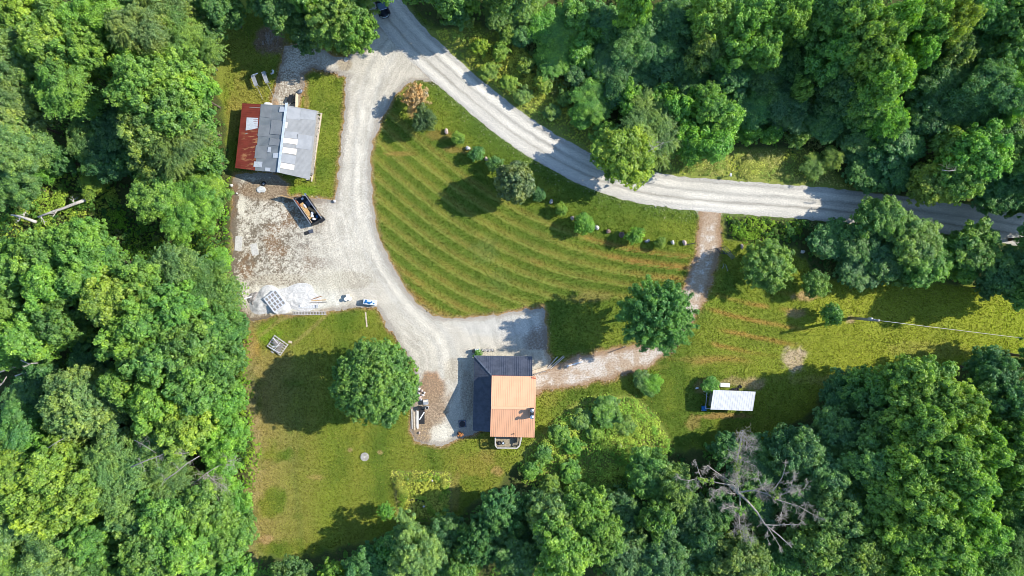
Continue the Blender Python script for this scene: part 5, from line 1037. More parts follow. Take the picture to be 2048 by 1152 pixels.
fp = thing('firewood_stack', 'narrow row of stacked split wood along the east wall of the shed', 'firewood', P(634, 292, 0)); h = Rel(fp); R0 = random.Random(8)
m1 = MB(); m2 = MB()
for k in range(150):
    t_ = R0.random(); x, y = lerp(640, 621, t_), lerp(226, 362, t_); q = h(x+R0.uniform(-3.5, 2.0), y, 0); z = R0.uniform(.1, .8)
    (m1 if R0.random() < .5 else m2).box((q.x, q.y, z), (R0.uniform(.25, .5), R0.uniform(.1, .2), R0.uniform(.1, .18)), R0.uniform(-.5, .5), (R0.uniform(-.3, .3), R0.uniform(-.3, .3)))
m1.obj('pale_wood', M_WOODW, fp); m2.obj('dark_wood', M_BLACKM, fp); MB().beam(h(643, 226, .05), h(623, 363, .05), .25, .12).obj('base_board', M_WOODP, fp)
# ------------------------------------------------------------------ white roofed shelter
ws = thing('garden_shelter', 'small dark shelter with a white ribbed metal roof on the eastern lawn', 'shelter', P(1466, 802, 0)); h = Rel(ws)
q = [h(1421, 819, 2.5), h(1505.5, 822, 2.5), h(1511.5, 783.5, 2.9), h(1427, 780, 2.9)]
ribbed('roof', q, 18, M_SHEETW, ws, .05, .02)
w = MB(); qb = [q[0]+Vector((.35, .3, 0)), q[1]+Vector((-.35, .3, 0)), q[2]+Vector((-.35, -.3, 0)), q[3]+Vector((.35, -.3, 0))]; w.hexa([N3(p, 0) for p in qb], [N3(p, p.z-.08) for p in qb]); w.obj('wall', M_WOODG, ws)
fr = MB()
for a, b in ((h(1414, 783, .1), h(1411, 817, .1)), (h(1414, 783, 1.7), h(1411, 817, 1.7)), (h(1414, 783, .1), h(1414, 783, 1.7)), (h(1411, 817, .1), h(1411, 817, 1.7)), (h(1412, 800, .1), h(1412, 800, 1.7)), (h(1414, 783, 1.7), h(1424, 784, 1.8)), (h(1411, 817, 1.7), h(1421, 817, 1.8))): fr.beam(a, b, .09, .09)
fr.obj('side_frame', M_GALV, ws)
wb = thing('white_box', 'long white box standing north of the white roofed shelter', 'box', P(1447.5, 769, 0), -.03)
MB().box((0, 0, .38), (1.5, .58, .72)).obj('body', M_WHITE, wb, bevel=.03); MB().box((0, 0, .78), (1.56, .64, .08)).obj('lid', M_WHITE, wb)
tr_ = thing('tyre_heap', 'black tyres behind the white roofed shelter', 'tyres', P(1471, 780, 0))
for dx, dy, z, r in ((-.45, -.02, 0, .36), (.2, .1, 0, .36), (.75, .55, 0, .3)):
    MB().lathe((dx, dy, z), [(r*.55, 0), (r*.95, .02), (r, .1), (r*.95, .2), (r*.55, .22), (r*.5, .1)]).obj('tyre', M_BLACKM, tr_, True)
bb = thing('blue_bin', 'blue plastic bin in the shade west of the shelter', 'bin', P(1405.5, 815, 0)); MB().hexa([Vector(p) for p in ((-.26, -.3, 0), (.26, -.3, 0), (.26, .3, 0), (-.26, .3, 0))], [Vector(p) for p in ((-.34, -.38, .85), (.34, -.38, .85), (.34, .38, .85), (-.34, .38, .85))]).obj('body', M_BLUE, bb); MB().box((0, 0, .88), (.74, .82, .06)).obj('lid', M_BLUE, bb); MB().box((0, -.46, .3), (.6, .1, .05)).obj('foot_board', M_WHITE, bb)
for i, (x, y) in enumerate([(1408, 781.5), (1412.8, 785)]):
    b = thing('bucket', ['white rimmed dark bucket left of its twin beside the shelter', 'white rimmed dark bucket nearer the shelter wall than its twin'][i], 'bucket', P(x, y, 0), 0, 'buckets beside the shelter'); MB().lathe((0, 0, 0), [(.13, 0), (.17, .34), (.15, .34), (.11, .03)]).obj('body', M_BLACKM, b); MB().lathe((0, 0, .33), [(.165, 0), (.195, .0), (.195, .04), (.165, .04)]).obj('rim', M_WHITE, b)
tool = thing('long_tool', 'long thin pole leaning in the shade west of the shelter', 'pole', P(1413, 790, 0)); h = Rel(tool); MB().tube([h(1407, 787, .05), h(1418, 795, .9)], [.03, .03], 6).obj('handle', M_STEEL, tool)
b = thing('white_bag', 'crumpled white bag at the straw patch northwest of the shelter', 'bag', P(1394, 776, 0)); MB().rock((0, 0, .12), (.6, .35, .28), 4, .3).obj('body', M_WHITE, b, True)
# ------------------------------------------------------------------ car
cr = thing('car', 'black car with a bright front trim stopped on the gravel road in tree shade', 'car', P(764.5, 12, 0), math.atan2(-.956, .295))
def loft(secs, name, mat, parent, smooth=True, n=12):
    "secs: x, half width, z bottom, z top, roundness"
    m = MB()
    for x, hw, z0, z1, pw in secs:
        for k in range(n):
            a = 2*math.pi*(k+.5)/n; c, s_ = math.cos(a), math.sin(a); c = math.copysign(abs(c)**pw, c); s_ = math.copysign(abs(s_)**pw, s_); m.v.append((x, hw*c, (z0+z1)/2+(z1-z0)/2*s_))
    for i in range(len(secs)-1):
        for k in range(n): m.f.append((i*n+k, i*n+(k+1) % n, (i+1)*n+(k+1) % n, (i+1)*n+k))
    m.f.append(tuple(range(n))[::-1]); m.f.append(tuple((len(secs)-1)*n+k for k in range(n))); return m.obj(name, mat, parent, smooth)
loft([(-2.3, .6, .45, .95, .5), (-2.2, .86, .3, 1.05, .4), (-1.2, .93, .25, 1.08, .35), (0, .94, .25, 1.06, .35), (.9, .94, .25, 1.02, .35), (1.6, .92, .27, .92, .4), (2.05, .80, .3, .84, .45), (2.28, .48, .36, .72, .5)], 'body', M_CARP, cr)
loft([(-2.0, .62, .95, 1.2, .5), (-1.6, .72, .95, 1.58, .4), (-.6, .76, .95, 1.68, .35), (.05, .74, .95, 1.64, .35), (.45, .70, .95, 1.40, .4)], 'roof', M_CARP, cr)
MB().hexa([Vector(p) for p in ((.12, -.70, 1.50), (1.02, -.80, 1.02), (1.02, .80, 1.02), (.12, .70, 1.50))], [Vector(p) for p in ((.10, -.66, 1.66), (1.06, -.74, 1.09), (1.06, .74, 1.09), (.10, .66, 1.66))]).obj('windshield', M_GLASS, cr)
for s_ in (-1, 1):
    MB().hexa([Vector(p) for p in ((-1.5, s_*.77, 1.08), (.3, s_*.80, 1.08), (.3, s_*.74, 1.08), (-1.5, s_*.70, 1.08))], [Vector(p) for p in ((-1.3, s_*.72, 1.5), (0, s_*.72, 1.52), (0, s_*.66, 1.52), (-1.3, s_*.66, 1.5))]).obj('side_window', M_GLASS, cr)
    MB().box((.62, s_*1.02, 1.05), (.16, .2, .14)).obj('mirror', M_CARP, cr); MB().box((2.0, s_*.60, .74), (.3, .3, .12), s_*-.5).obj('headlight', M_CHROME, cr)
    for x in (-1.4, 1.4):
        wh = MB().tube([(x, s_*.98, .34), (x, s_*.74, .34)], [.34, .34], 18).obj('wheel', M_BLACKM, cr); MB().tube([(x, s_*1.0, .34), (x, s_*.9, .34)], [.2, .2], 12).obj('rim', M_CHROME, wh)
tm = MB(); tp = [(2.0, -.72, .86), (2.22, -.42, .80), (2.32, 0, .77), (2.22, .42, .80), (2.0, .72, .86)]
for a, b in zip(tp[:-1], tp[1:]): tm.beam(a, b, .13, .07)
tm.obj('front_trim', M_CHROME, cr); MB().beam((1.06, -.72, 1.09), (1.06, .72, 1.09), .07, .03).obj('wiper', M_CHROME, cr)
# ------------------------------------------------------------------ dumpster
dm = thing('dumpster', 'open black waste container with its end gate swung wide in the yard', 'dumpster', P(615, 420, 0)); h = Rel(dm); zt = 1.55
TL, TR, BR2, BL = h(585.5, 397, zt), h(609, 388, zt), h(643.5, 437, zt), h(622, 449.5, zt)
fl_ = [N3(p, .28) for p in (BL, BR2, TR, TL)]; MB().slab(fl_, .1).obj('floor', M_BLACK, dm)
for nm, a, b in (('side_wall', TL, BL), ('side_wall', BR2, TR), ('end_wall', BL, BR2)):
    m_ = MB(); m_.beam((a+b)/2*1.0+(a-b)/2-Vector((0, 0, .66)), b-Vector((0, 0, .66)), .07, 1.3)
    for k in range(7): q = lerp(a, b, (k+.5)/7); dn = (b-a).normalized().cross(Vector((0, 0, 1)))*(-.06 if True else .06); m_.beam(N3(q-dn, .3), N3(q-dn, zt-.05), .07, .07)
    wl = m_.obj(nm, M_BLACK, dm); MB().beam(a, b, .13, .1).obj('top_rail', M_STEEL if nm == 'side_wall' else M_BLACK, wl)
# swung gate
g0 = TL; g1 = h(560, 390, zt); gt = MB().beam(g0-Vector((0, 0, .66)), g1-Vector((0, 0, .66)), .06, 1.3).obj('end_gate', M_BLACK, dm); MB().beam(g0, g1, .1, .1).obj('top_rail', M_WOODO, gt)
MB().beam(h(641, 436, .7), h(646, 443, .7), 1.0, .35).obj('hook_frame', M_BLACK, dm); MB().beam(h(609, 387, zt), h(613, 389, zt), .2, .15).obj('latch', M_CHROME, dm)
for k, (x, y) in enumerate(((592, 398), (606, 392), (625, 447), (640, 438))): q = h(x, y, .1); MB().tube([q+Vector((-.1, .05, 0)), q+Vector((.1, -.05, 0))], [.13, .13], 10).obj('roller', M_STEEL, dm)
def junk(name, label, cat, x, y, z, d, rz, mat, rock=False, group='rubbish in the waste container'):
    p = P(x, y, z); m = MB(); m = m.rock((0, 0, 0), d, int(x*7+y)) if rock else m.box((0, 0, 0), d); o = m.obj(name, mat, None, rock); o.location = p; o.rotation_euler = (0, 0, rz); tag(o, label, cat, group)
ang = math.atan2((576-449.5)-(576-397), 622-585.5)
junk('board', 'tan sheet of wood lying along the container', 'board', 613, 421, .75, (3.0, .62, .06), ang, M_WOODO); junk('board', 'long pale board against the west side of the container', 'board', 609, 424, 1.0, (4.3, .07, .16), ang, M_WOODP)
junk('board', 'reddish plank at the west corner of the container', 'board', 595.5, 407, 1.1, (1.4, .3, .06), ang+.1, M_RUSTY); junk('cardboard_sheet', 'brown cardboard beside the east side of the container', 'cardboard', 624, 420, .85, (1.6, .42, .05), ang+.35, M_CARDB)
junk('rubbish_bag', 'white bag furthest north in the container', 'bag', 624.5, 426, .85, (.5, .5, .45), 0, M_WHITE, True); junk('rubbish_bag', 'white bag in the middle of the container bags', 'bag', 624, 431.5, .85, (.65, .5, .45), .4, M_WHITE, True)
junk('rubbish_bag', 'large white bag nearest the closed end of the container', 'bag', 627.5, 438, .9, (.55, .5, .5), 0, M_WHITE, True); junk('rubbish_bag', 'blue bag among the white ones', 'bag', 634, 433, .9, (.42, .5, .4), .5, M_BLUE, True)
junk('crate', 'dark blue crate in the middle of the container', 'crate', 617, 407, .7, (.9, .6, .5), ang, M_NAVY); junk('rubble', 'pale rubble at the open end of the tan sheet', 'rubble', 609.5, 412, .75, (.8, .5, .3), ang, M_ROCKW, True); junk('box', 'small pale blue box near the open end of the container', 'box', 605, 397.5, .5, (.28, .38, .3), ang, M_RIDGE)
junk('scrap', 'tan scrap on the west of the white bags', 'scrap', 619, 436, .8, (.5, .4, .25), .3, M_WOODO, True); junk('scrap', 'pinkish scrap beside the blue bag', 'scrap', 632, 437.5, .8, (.45, .35, .3), .3, M_ROCKP, True); junk('beam', 'orange brown beam along the east rail', 'beam', 637, 425, 1.2, (1.2, .09, .12), ang, M_WOODO)
o = thing('trough_mat', 'small black mat lying south of the waste container', 'mat', P(617, 465, 0), .28); MB().box((-.3, 0, .03), (.85, .6, .06)).obj('panel', M_BLACKM, o); MB().box((.45, .07, .06), (.75, .62, .1)).obj('raised_panel', M_NAVY, o)
# ------------------------------------------------------------------ yard things
def stick(name, label, cat, a, b, wd, ht, mat, group=None, z=None, z2=None):
    z = ht/2+.012 if z is None else z; A = P(*a, z); B = P(*b, z if z2 is None else z2); m = MB().beam(A-A, B-A, wd, ht); o = m.obj(name, mat); o.location = A; tag(o, label, cat, group); return o
def troughs():
    for i, (x0, y0, x1, y1) in enumerate(((505, 150, 512.5, 171), (526, 143, 534, 165))):
        t = thing('metal_trough', ['long grey metal trough on a frame, left of two', 'long grey metal trough half in shade, right of two'][i], 'trough', P((x0+x1)/2, (y0+y1)/2, 0), 0, 'metal troughs at the clearing edge'); h = Rel(t); z = 1.1
        a, b = h(x0, y0, z), h(x1, y1, z); d = (b-a).normalized(); r = d.cross(Vector((0, 0, 1)))*.33; m = MB()
        m.add([a-r, a+r, b+r, b-r, a-r*.5-Vector((0, 0, .28)), a+r*.5-Vector((0, 0, .28)), b+r*.5-Vector((0, 0, .28)), b-r*.5-Vector((0, 0, .28))], [(0, 4, 5, 1), (1, 5, 6, 2), (2, 6, 7, 3), (3, 7, 4, 0), (4, 7, 6, 5)])
        m.slab([a-r*.9-Vector((0, 0, .03)), a+r*.9-Vector((0, 0, .03)), b+r*.9-Vector((0, 0, .03)), b-r*.9-Vector((0, 0, .03))][::-1], .02); m.obj('basin', M_GALV, t)
        for q in (a-r*.8, a+r*.8, b-r*.8, b+r*.8): MB().beam(N3(q, .01), N3(q, .95), .06, .06).obj('leg', M_STEEL, t)
        MB().tube([b+Vector((0, 0, -.1)), b+d*1.2+Vector((0, 0, -.55)), b+d*2.2-Vector((0, 0, 1.0))], [.03, .03, .03], 6).obj('drain_pole', M_STEEL, t)
troughs()
stick('white_board', 'short pale board across the top of the left trough', 'board', (505, 150), (515.5, 146.5), .18, .06, M_PANELW, None, 1.16)
o = thing('white_pipe_piece', 'bent white plastic piece in the grass right of the troughs', 'pipe', P(544, 144, 0)); h = Rel(o); MB().tube([h(544, 140, .12), h(546.5, 142, .12), h(545.5, 146, .12), h(541.5, 148, .12)], [.14, .16, .16, .12], 8).obj('bend', M_PANELW, o, True)
# retaining wall and clutter north of the shed
w = MB().beam(P(592.5, 216, .5), P(594, 188, .5), .14, 1.0).obj('side_wall', M_WOODP); tag(w, 'pale wooden side wall running north from the shed', 'wall')
stick('wall_rail', 'pale rail running from the side wall to the lawn corner', 'rail', (594, 188), (603, 179), .1, .3, M_WOODP)
o = thing('wheelbarrow', 'black wheelbarrow parked against the pale side wall', 'wheelbarrow', P(583, 199, 0), 1.2)
MB().hexa([Vector(p) for p in ((-.35, -.25, .3), (.35, -.2, .3), (.35, .2, .3), (-.35, .25, .3))], [Vector(p) for p in ((-.6, -.42, .65), (.6, -.36, .65), (.6, .36, .65), (-.6, .42, .65))]).obj('tray', M_BLACK, o); MB().tube([(.75, -.06, .2), (.75, .06, .2)], [.2, .2], 12).obj('wheel', M_BLACKM, o)
for s_ in (-.25, .25): MB().tube([(.7, s_*.3, .25), (-.5, s_, .4), (-1.1, s_, .6)], [.025]*3, 6).obj('handle', M_STEEL, o); MB().beam((-.4, s_, 0), (-.4, s_, .4), .04, .04).obj('leg', M_STEEL, o)
stick('gate_bar', 'black bar beside the wheelbarrow, north end', 'bar', (589, 189), (584, 200), .12, .1, M_BLACK, None, .7); stick('gate_bar', 'black bar lying south of the wheelbarrow', 'bar', (581, 207), (590, 205), .12, .1, M_BLACK)
o = thing('tarp_bundle', 'small dark bundle at the corner of the lawn north of the shed', 'bundle', P(600, 184, 0)); MB().rock((0, 0, .2), (1.3, .6, .45), 9, .5).obj('body', M_NAVY_T, o, True)
o = thing('loose_sheet', 'crumpled white sheet against the north side of the shed', 'sheet', P(536, 208, 0)); MB().rock((0, 0, .12), (1.6, .5, .3), 19, -.1).obj('body', M_WHITE, o, True)
t = thing('tyre', 'black tyre at the edge of the shed shadow', 'tyre', P(527.5, 367.5, 0)); MB().lathe((0, 0, 0), [(.2, 0), (.36, .02), (.4, .1), (.36, .2), (.2, .2), (.18, .1)]).obj('ring', M_BLACKM, t, True); MB().lathe((0, 0, .02), [(.02, .02), (.19, .0), (.19, .1), (.02, .12)]).obj('hub', M_STEEL, t)
for x, y, s, lab in ((463.5, 371, 6, 'white stone at the northwest corner of the yard'), (474.5, 387, 4, 'small white stone beside the yard weeds'), (669.5, 402.5, 6, 'white stone at the grass corner beside the driveway'), (450, 540, 4, 'small white stone in the weeds west of the yard')):
    o = MB().rock((0, 0, s/24), (s/12*1.2, s/12, s/14), int(x)).obj('stone', M_ROCKW, None, True); o.location = P(x, y, 0); tag(o, lab, 'stone', 'stray white stones')
o = thing('plastic_sheet', 'wrinkled grey plastic sheet in front of the shed', 'sheet', P(522, 379, 0), -.1); MB().rock((0, 0, .03), (1.5, 1.3, .10), 23).obj('body', M_TARP, o, True)
o = thing('broken_slab', 'pale square slab in the brown part of the yard', 'slab', P(509, 499, 0)); 
MB().box((0, 0, .02), (1.1, 1.9, .04), .22).obj('body', M_CONC, o)
o = thing('broken_slab', 'pale square slab on the west edge of the yard', 'slab', P(477, 487, 0)); MB().box((0, 0, .02), (1.15, 2.4, .04), -.08).obj('body', M_CONC, o)
# white poles
for i, (a, b, r) in enumerate((((471, 589), (489, 586), .14), ((474, 602), (503, 593), .12))):
    A = P(*a, .16); o = MB().tube([(0, 0, 0), P(*b, .22)-A], [r, r*.8], 8).obj('white_pole', M_PANELW, None, True); o.location = A; tag(o, ['short white pole, upper of two west of the stone heap', 'long white pole, lower of two west of the stone heap'][i], 'pole', 'white poles in the yard')
o = thing('bare_branch', 'bleached forked branch below the white poles', 'branch', P(480, 611, 0)); h = Rel(o)
MB().tube([h(470, 616, .1), h(480, 607, .15), h(492, 606, .1), h(500, 611, .08)], [.05, .07, .06, .02], 6).tube([h(476, 619, .08), h(486, 612, .1), h(497, 609, .06)], [.03, .05, .02], 6).obj('limb', M_DEADWOOD, o, True)
def heap(name, label, cat, x, y, rx, ry, hz, mat, seed):
    nx = 40; V = []; F = []
    for i in range(nx+1):
        for j in range(nx+1):
            u = -1+2*i/nx; v = -1+2*j/nx; d = math.hypot(u, v); a = math.atan2(v, u); s_ = min(1, max(abs(u), abs(v))/max(d, 1e-6)) if d else 1
            X = u*s_; Y = v*s_; rr_ = math.hypot(X, Y); e_ = 1+.14*math.sin(3*a+seed)+.08*math.sin(5*a+seed*2)
            z = hz*(1-rr_**1.6)+hz*.22*(float(vnoise(np.array(X*4.), np.array(Y*4.), 1., seed+200))-.5)*4*(1-rr_)+.10*(float(vnoise(np.array(X*rx*2.6), np.array(Y*ry*2.6), 1., seed+210))-.5)*min(1, (1-rr_)*5); z = max(z, .0) if rr_ < .999 else -.02
            V.append((X*rx*e_, Y*ry*e_, z+.012))
    for i in range(nx):
        for j in range(nx): F.append((i*(nx+1)+j, (i+1)*(nx+1)+j, (i+1)*(nx+1)+j+1, i*(nx+1)+j+1))
    m = MB(); m.v = V; m.f = F; o = m.obj(name, mat, None, True); o.location = P(x, y, 0); tag(o, label, cat); return o
heap('stone_dust_heap', 'low grey heap of stone dust under the pallet', 'heap', 540, 603, 3.6, 2.3, .8, M_HEAP, 3)
heap('stone_dust_heap', 'flat pale heap of spread stone east of the pallet', 'heap', 590, 596, 4.6, 2.2, .28, M_HEAP, 4)
heap('twig_heap', 'dark grey heap of twigs between the poles and the stone heap', 'heap', 507, 599, .9, 1.3, .4, M_WOODG, 5)
def pallet(x, y, rz, w_, l_, z, label, mat, nx=5, ny=9, tilt=(0, 0), group=None, sw=.11):
    t = thing('pallet', label, 'pallet', P(x, y, 0), rz, group); h_ = z
    for k in range(nx):
        MB().beam((-w_/2+.06+k*(w_-.12)/(nx-1), -l_/2, h_), (-w_/2+.06+k*(w_-.12)/(nx-1), l_/2, h_+tilt[1]*l_), sw, .09).obj('runner', mat, t)
    for k in range(ny): yy = -l_/2+.06+k*(l_-.12)/(ny-1); MB().beam((-w_/2, yy, h_+.07+tilt[1]*(yy+l_/2)), (w_/2, yy, h_+.07+tilt[1]*(yy+l_/2)), sw, .03).obj('slat', mat, t)
    return t
pl = pallet(554, 602, math.radians(38), 2.5, 2.9, 1.0, 'pale slatted rack lying on the grey stone heap', M_PANELW, 5, 5, sw=.17)
MB().slab([Vector((-1.15, -1.35, .92)), Vector((1.15, -1.35, .92)), Vector((1.15, 1.35, .92)), Vector((-1.15, 1.35, .92))], .03).obj('gap_shade_sheet', M_WOODG, pl)  # dark sheet under the slats, standing in for shade between them
o = thing('plastic_cover', 'white crumpled plastic cover beside the slatted rack', 'cover', P(541, 611, 0)); h = Rel(o)
mm_ = MB()
for k, (a, b, wd) in enumerate((((534, 598), (545, 620), .55), ((541, 606), (551, 622), .4), ((529, 604), (540, 622), .5), ((546, 621), (556, 626), .4), ((557, 622), (572, 614), .3))): mm_.beam(h(*a, .62-.02*k), h(*b, .42), wd, .05)
mm_.obj('folds', M_TARP, o)
def ladder(a, b, wd, n, label, mat):
    A = P(*a, .12); B = P(*b, .12); t = thing('ladder', label, 'ladder', A, math.atan2((B-A).y, (B-A).x), 'ladders lying in the yard'); L = (B-A).length
    for s_ in (-1, 1): MB().beam((0, s_*wd/2, 0), (L, s_*wd/2, 0), .07, .12).obj('rail', mat, t)
    for k in range(n): x = L*(k+.5)/n; MB().beam((x, -wd/2, 0), (x, wd/2, 0), .09, .05).obj('rung', mat, t)
ladder((597, 612.5), (637, 613), .5, 13, 'shorter grey ladder lying beside the tan boards', M_PANELW)
ladder((586, 626), (653, 626.5), .5, 22, 'longer grey ladder lying along the lawn edge', M_WOODW)
o = thing('white_block', 'white block lying on the shorter ladder', 'block', P(603.5, 611.5, 0)); MB().box((0, 0, .26), (.5, .34, .14)).obj('body', M_WHITE, o)
for i, (a, b, mt, lab) in enumerate((((617, 597.5), (650, 589.5), M_WOODW, 'pale board pointing northeast, uppermost of the loose boards'), ((617, 602), (652, 599.5), M_WOODO, 'orange tan board above the shorter ladder'), ((619, 600), (643, 592.5), M_WOODB, 'brown board between the pale and the orange tan one'), ((620, 605.5), (654, 604), M_WOODG, 'grey board just above the shorter ladder'))):
    stick('board', lab, 'board', a, b, .13, .08, mt, 'loose boards in the yard', .06+.03*i)
stick('plank', 'single pale plank lying on the lawn south of the wrapped bale', 'plank', (731, 624), (734, 654), .22, .06, M_WOODP)
for i, (x, y) in enumerate(((697.5, 591.5), (694, 598), (702, 597.5))):
    b = thing('white_bucket', ['white bucket at the top of a cluster of three', 'white bucket at the lower left of three', 'white bucket at the lower right of three'][i], 'bucket', P(x, y, 0), 0, 'white buckets in the yard')
    MB().lathe((0, 0, 0), [(.20, 0), (.29, .75), (.25, .75), (.17, .05)], 16).obj('body', M_WHITE, b, True); MB().lathe((0, 0, .5), [(.02, 0), (.24, 0), (.24, .03), (.02, .03)]).obj('contents', M_CONC, b); MB().lathe((0, 0, .72), [(.28, 0), (.31, 0), (.31, .04), (.28, .04)]).obj('rim', M_WHITE, b)
bl = thing('wrapped_bale', 'white and blue wrapped load beside the driveway bend', 'wrapped load', P(741, 604.5, 0), -.13)
MB().box((0, 0, .55), (2.1, .85, .95)).obj('load', M_PANELW, bl, bevel=.12)
for x, y, d, r in ((-.55, .1, (.5, .55, .16), .3), (-.05, -.1, (.75, .4, .16), -.4), (.35, .05, (.4, .3, .16), .5), (-.75, -.15, (.25, .35, .14), 0), (.75, -.1, (.3, .2, .12), .2)): MB().rock((x, y, 1.02), d, int(x*50)+60, r).obj('blue_wrap', M_BLUE, bl, True)
MB().box((0, 0, .05), (2.2, .95, .1)).obj('base', M_WOODW, bl)
# scrap wood pile
sp = thing('scrap_wood_pile', 'pile of grey broken pallets on the western lawn', 'wood pile', P(556, 691, 0), math.radians(-35)); R1 = random.Random(3)
def bd_(nm, mat, L): 
    m = MB(); [m.beam((a[0], a[1], a[2]), (b[0], b[1], b[2]), wd, .07) for a, b, wd in L]; return m.obj(nm, mat, sp)
bd_('pallet_frame', M_WOODW, [((-1.4, -1+.42*k, .3), (1.3, -1+.42*k, .34), .13) for k in range(6)]+[((x, -1.1, .2), (x, 1.2, .2), .13) for x in (-1.35, -.5, .5, 1.3)])
bd_('grey_panel', M_WOODG, [((-.9, .1+.12*k, .62), (.9, .12+.12*k, .66), .11) for k in range(6)]); bd_('dark_panel', M_WOODG, [((.3+.12*k, -.9, .5), (.35+.12*k, -.1, .52), .1) for k in range(6)]); bd_('loose_slats', M_WHITE, [((-1.2, .75, .75), (-.1, .45, .7), .1), ((-.6, -.6, .6), (.4, .3, .66), .09), ((0, -1., .5), (.2, .9, .8), .08), ((-1, -.9, .55), (1.1, -.7, .5), .08)])
stick('wood_scrap', 'short pale scrap east of the scrap wood pile', 'wood scrap', (577, 683), (584, 685), .35, .08, M_WOODP); stick('wood_scrap', 'short pale scrap below the scrap wood pile', 'wood scrap', (542, 702), (547, 706), .22, .1, M_WOODW)
# lumber beside the big tree
for i, (a, b, wd, mt, lab) in enumerate((((823.5, 818), (824.5, 858), .16, M_WOODW, 'leftmost bleached plank of the stack by the big round tree'), ((828.5, 824), (829, 860), .26, M_WOODP, 'second bleached plank of the stack by the big round tree'), ((832.5, 820), (832.5, 855), .16, M_WOODW, 'third bleached plank of the stack by the big round tree'), ((835.5, 822), (835.5, 857), .22, M_WHITE, 'whitest plank of the stack, against the black mat'))):
    stick('plank', lab, 'plank', a, b, wd, .14, mt, 'planks beside the big round tree', .1)
o = MB().box((0, 0, .03), (.95, 2.5, .05)).obj('black_mat', M_BLACKM); o.location = P(843.5, 833, .012); tag(o, 'black rubber mat right of the bleached planks', 'mat'); stick('white_bar', 'white bar lying across the black mat', 'bar', (839, 839.5), (848.5, 824.5), .18, .08, M_WHITE, None, .12)
for x, y, r, hh, mt, lab in ((841, 815, .32, .75, M_BLACKM, 'black barrel at the top of the black mat'), (854.5, 814.5, .28, .7, M_GALV, 'dark open drum right of the black barrel')):
    b = thing('drum', lab, 'drum', P(x, y, 0)); MB().lathe((0, 0, 0), [(r*.95, 0), (r, .05), (r, hh), (r*.85, hh), (r*.8, .1)]).obj('body', mt, b, True); MB().lathe((0, 0, hh-.12), [(.02, 0), (r*.84, 0), (r*.84, .03), (.02, .03)]).obj('contents', M_BLACKM, b)
o = thing('bench_grinder', 'grey green box with pale lid above the drums', 'box', P(852, 803, 0), .15); MB().box((0, 0, .35), (.8, .75, .68)).obj('body', M_GALV, o); MB().box((0, .2, .72), (.7, .3, .06)).obj('lid', M_CREAM, o); MB().box((.1, -.45, .25), (.4, .25, .3)).obj('drawer', M_WOODW, o)
for i, (x, y, s) in enumerate(((838, 778, 7), (844, 781, 6), (838, 787, 7), (846, 790, 6), (839, 795, 9), (842, 799, 6), (849, 785, 5), (839, 865, 5))):
    o = MB().rock((0, 0, s/30), (s/12*1.1, s/12*.8, s/14), 300+i, i).obj('rubble_stone', (M_ROCKW, M_ROCKP, M_ROCKG)[i % 3], None, True); o.location = P(x, y, 0)
    tag(o, ['pale rubble stone nearest the big tree crown', 'pinkish rubble stone topmost in the middle of the rubble', 'grey rubble stone at the left of the rubble', 'pale rubble stone right of the grey one', 'largest pinkish rubble stone above the black mat', 'grey rubble stone touching the largest one', 'small pale rubble stone at the right of the rubble', 'lone pinkish stone below the bleached planks'][i], 'stone', 'rubble beside the big tree')
# fire pit, pot, planter, blocks by the house
fpit = thing('fire_pit', 'square dark fire pit with red ash in the shade of the house', 'fire pit', P(925, 847, 0), .1)
MB().box((0, 0, .18), (1.25, 1.2, .3)).obj('bowl', M_NAVY_T, fpit, bevel=.05); MB().box((0, 0, .37), (.85, .8, .06)).obj('ash', M_ASH, fpit)
o = MB().lathe((0, 0, .34), [(.28, 0), (.46, .03), (.5, .08), (.42, .1)], 16).obj('rim', M_BLACK, fpit)
po = thing('flower_pot', 'dark pot with a dried brown plant by the corner of the house', 'flower pot', P(919, 866, 0)); MB().lathe((0, 0, 0), [(.22, 0), (.36, .5), (.33, .5)]).obj('pot', M_BLACK, po, True)
rr0 = np.random.RandomState(4); V, rn = leaves(rr0.normal(size=(16, 3))*.16+np.array([.2, -.1, .75]), np.tile([0, 0, 1.], (16, 1)), .22, 18, .14, rr0); link('dried_leaves', leafmesh('dried_leaves', [(V, rn)], M_DEADLEAF), po, (.5, .24, .09))
po = thing('planter', 'round bright green plant at the corner of the dark lower roof', 'plant', P(955.5, 706.5, 0)); MB().lathe((0, 0, 0), [(.25, 0), (.4, .5), (.36, .5)]).obj('pot', M_WOODG, po, True)
V, rn = leaves(np.concatenate([rr0.normal(size=(60, 3))*.26*np.array([1, 1, .6])+np.array([0, 0, .85]), rr0.normal(size=(10, 3))*.1+np.array([-.5, -.35, .6])]), np.tile([0, 0, 1.], (70, 1)), .2, 20, .13, rr0); link('leaves', leafmesh('planter_leaves', [(V, rn)], M_LEAF), po, FG['bright'])
o = thing('white_bin', 'white bin with a dark lid beside the round green plant', 'bin', P(951, 700.5, 0), .1); MB().box((.3, 0, .4), (.7, .5, .8)).obj('body', M_PANELW, o); MB().box((-.35, -.05, .4), (.35, .5, .8)).obj('dark_side', M_BLACK, o)
for k in range(8):
    x = 966+k*3.1; o = MB().box((0, 0, .12), (.2, .42, .2), .1*((k*7) % 5-2)).obj('paving_block', M_WOODG if k % 2 else M_CONC); o.location = P(x, 699.5+((k*5) % 3)*.6, 0); tag(o, ['first', 'second', 'third', 'fourth', 'fifth', 'sixth', 'seventh', 'eighth'][k]+' grey block from the white bin in the row by the house', 'block', 'row of grey blocks by the house')
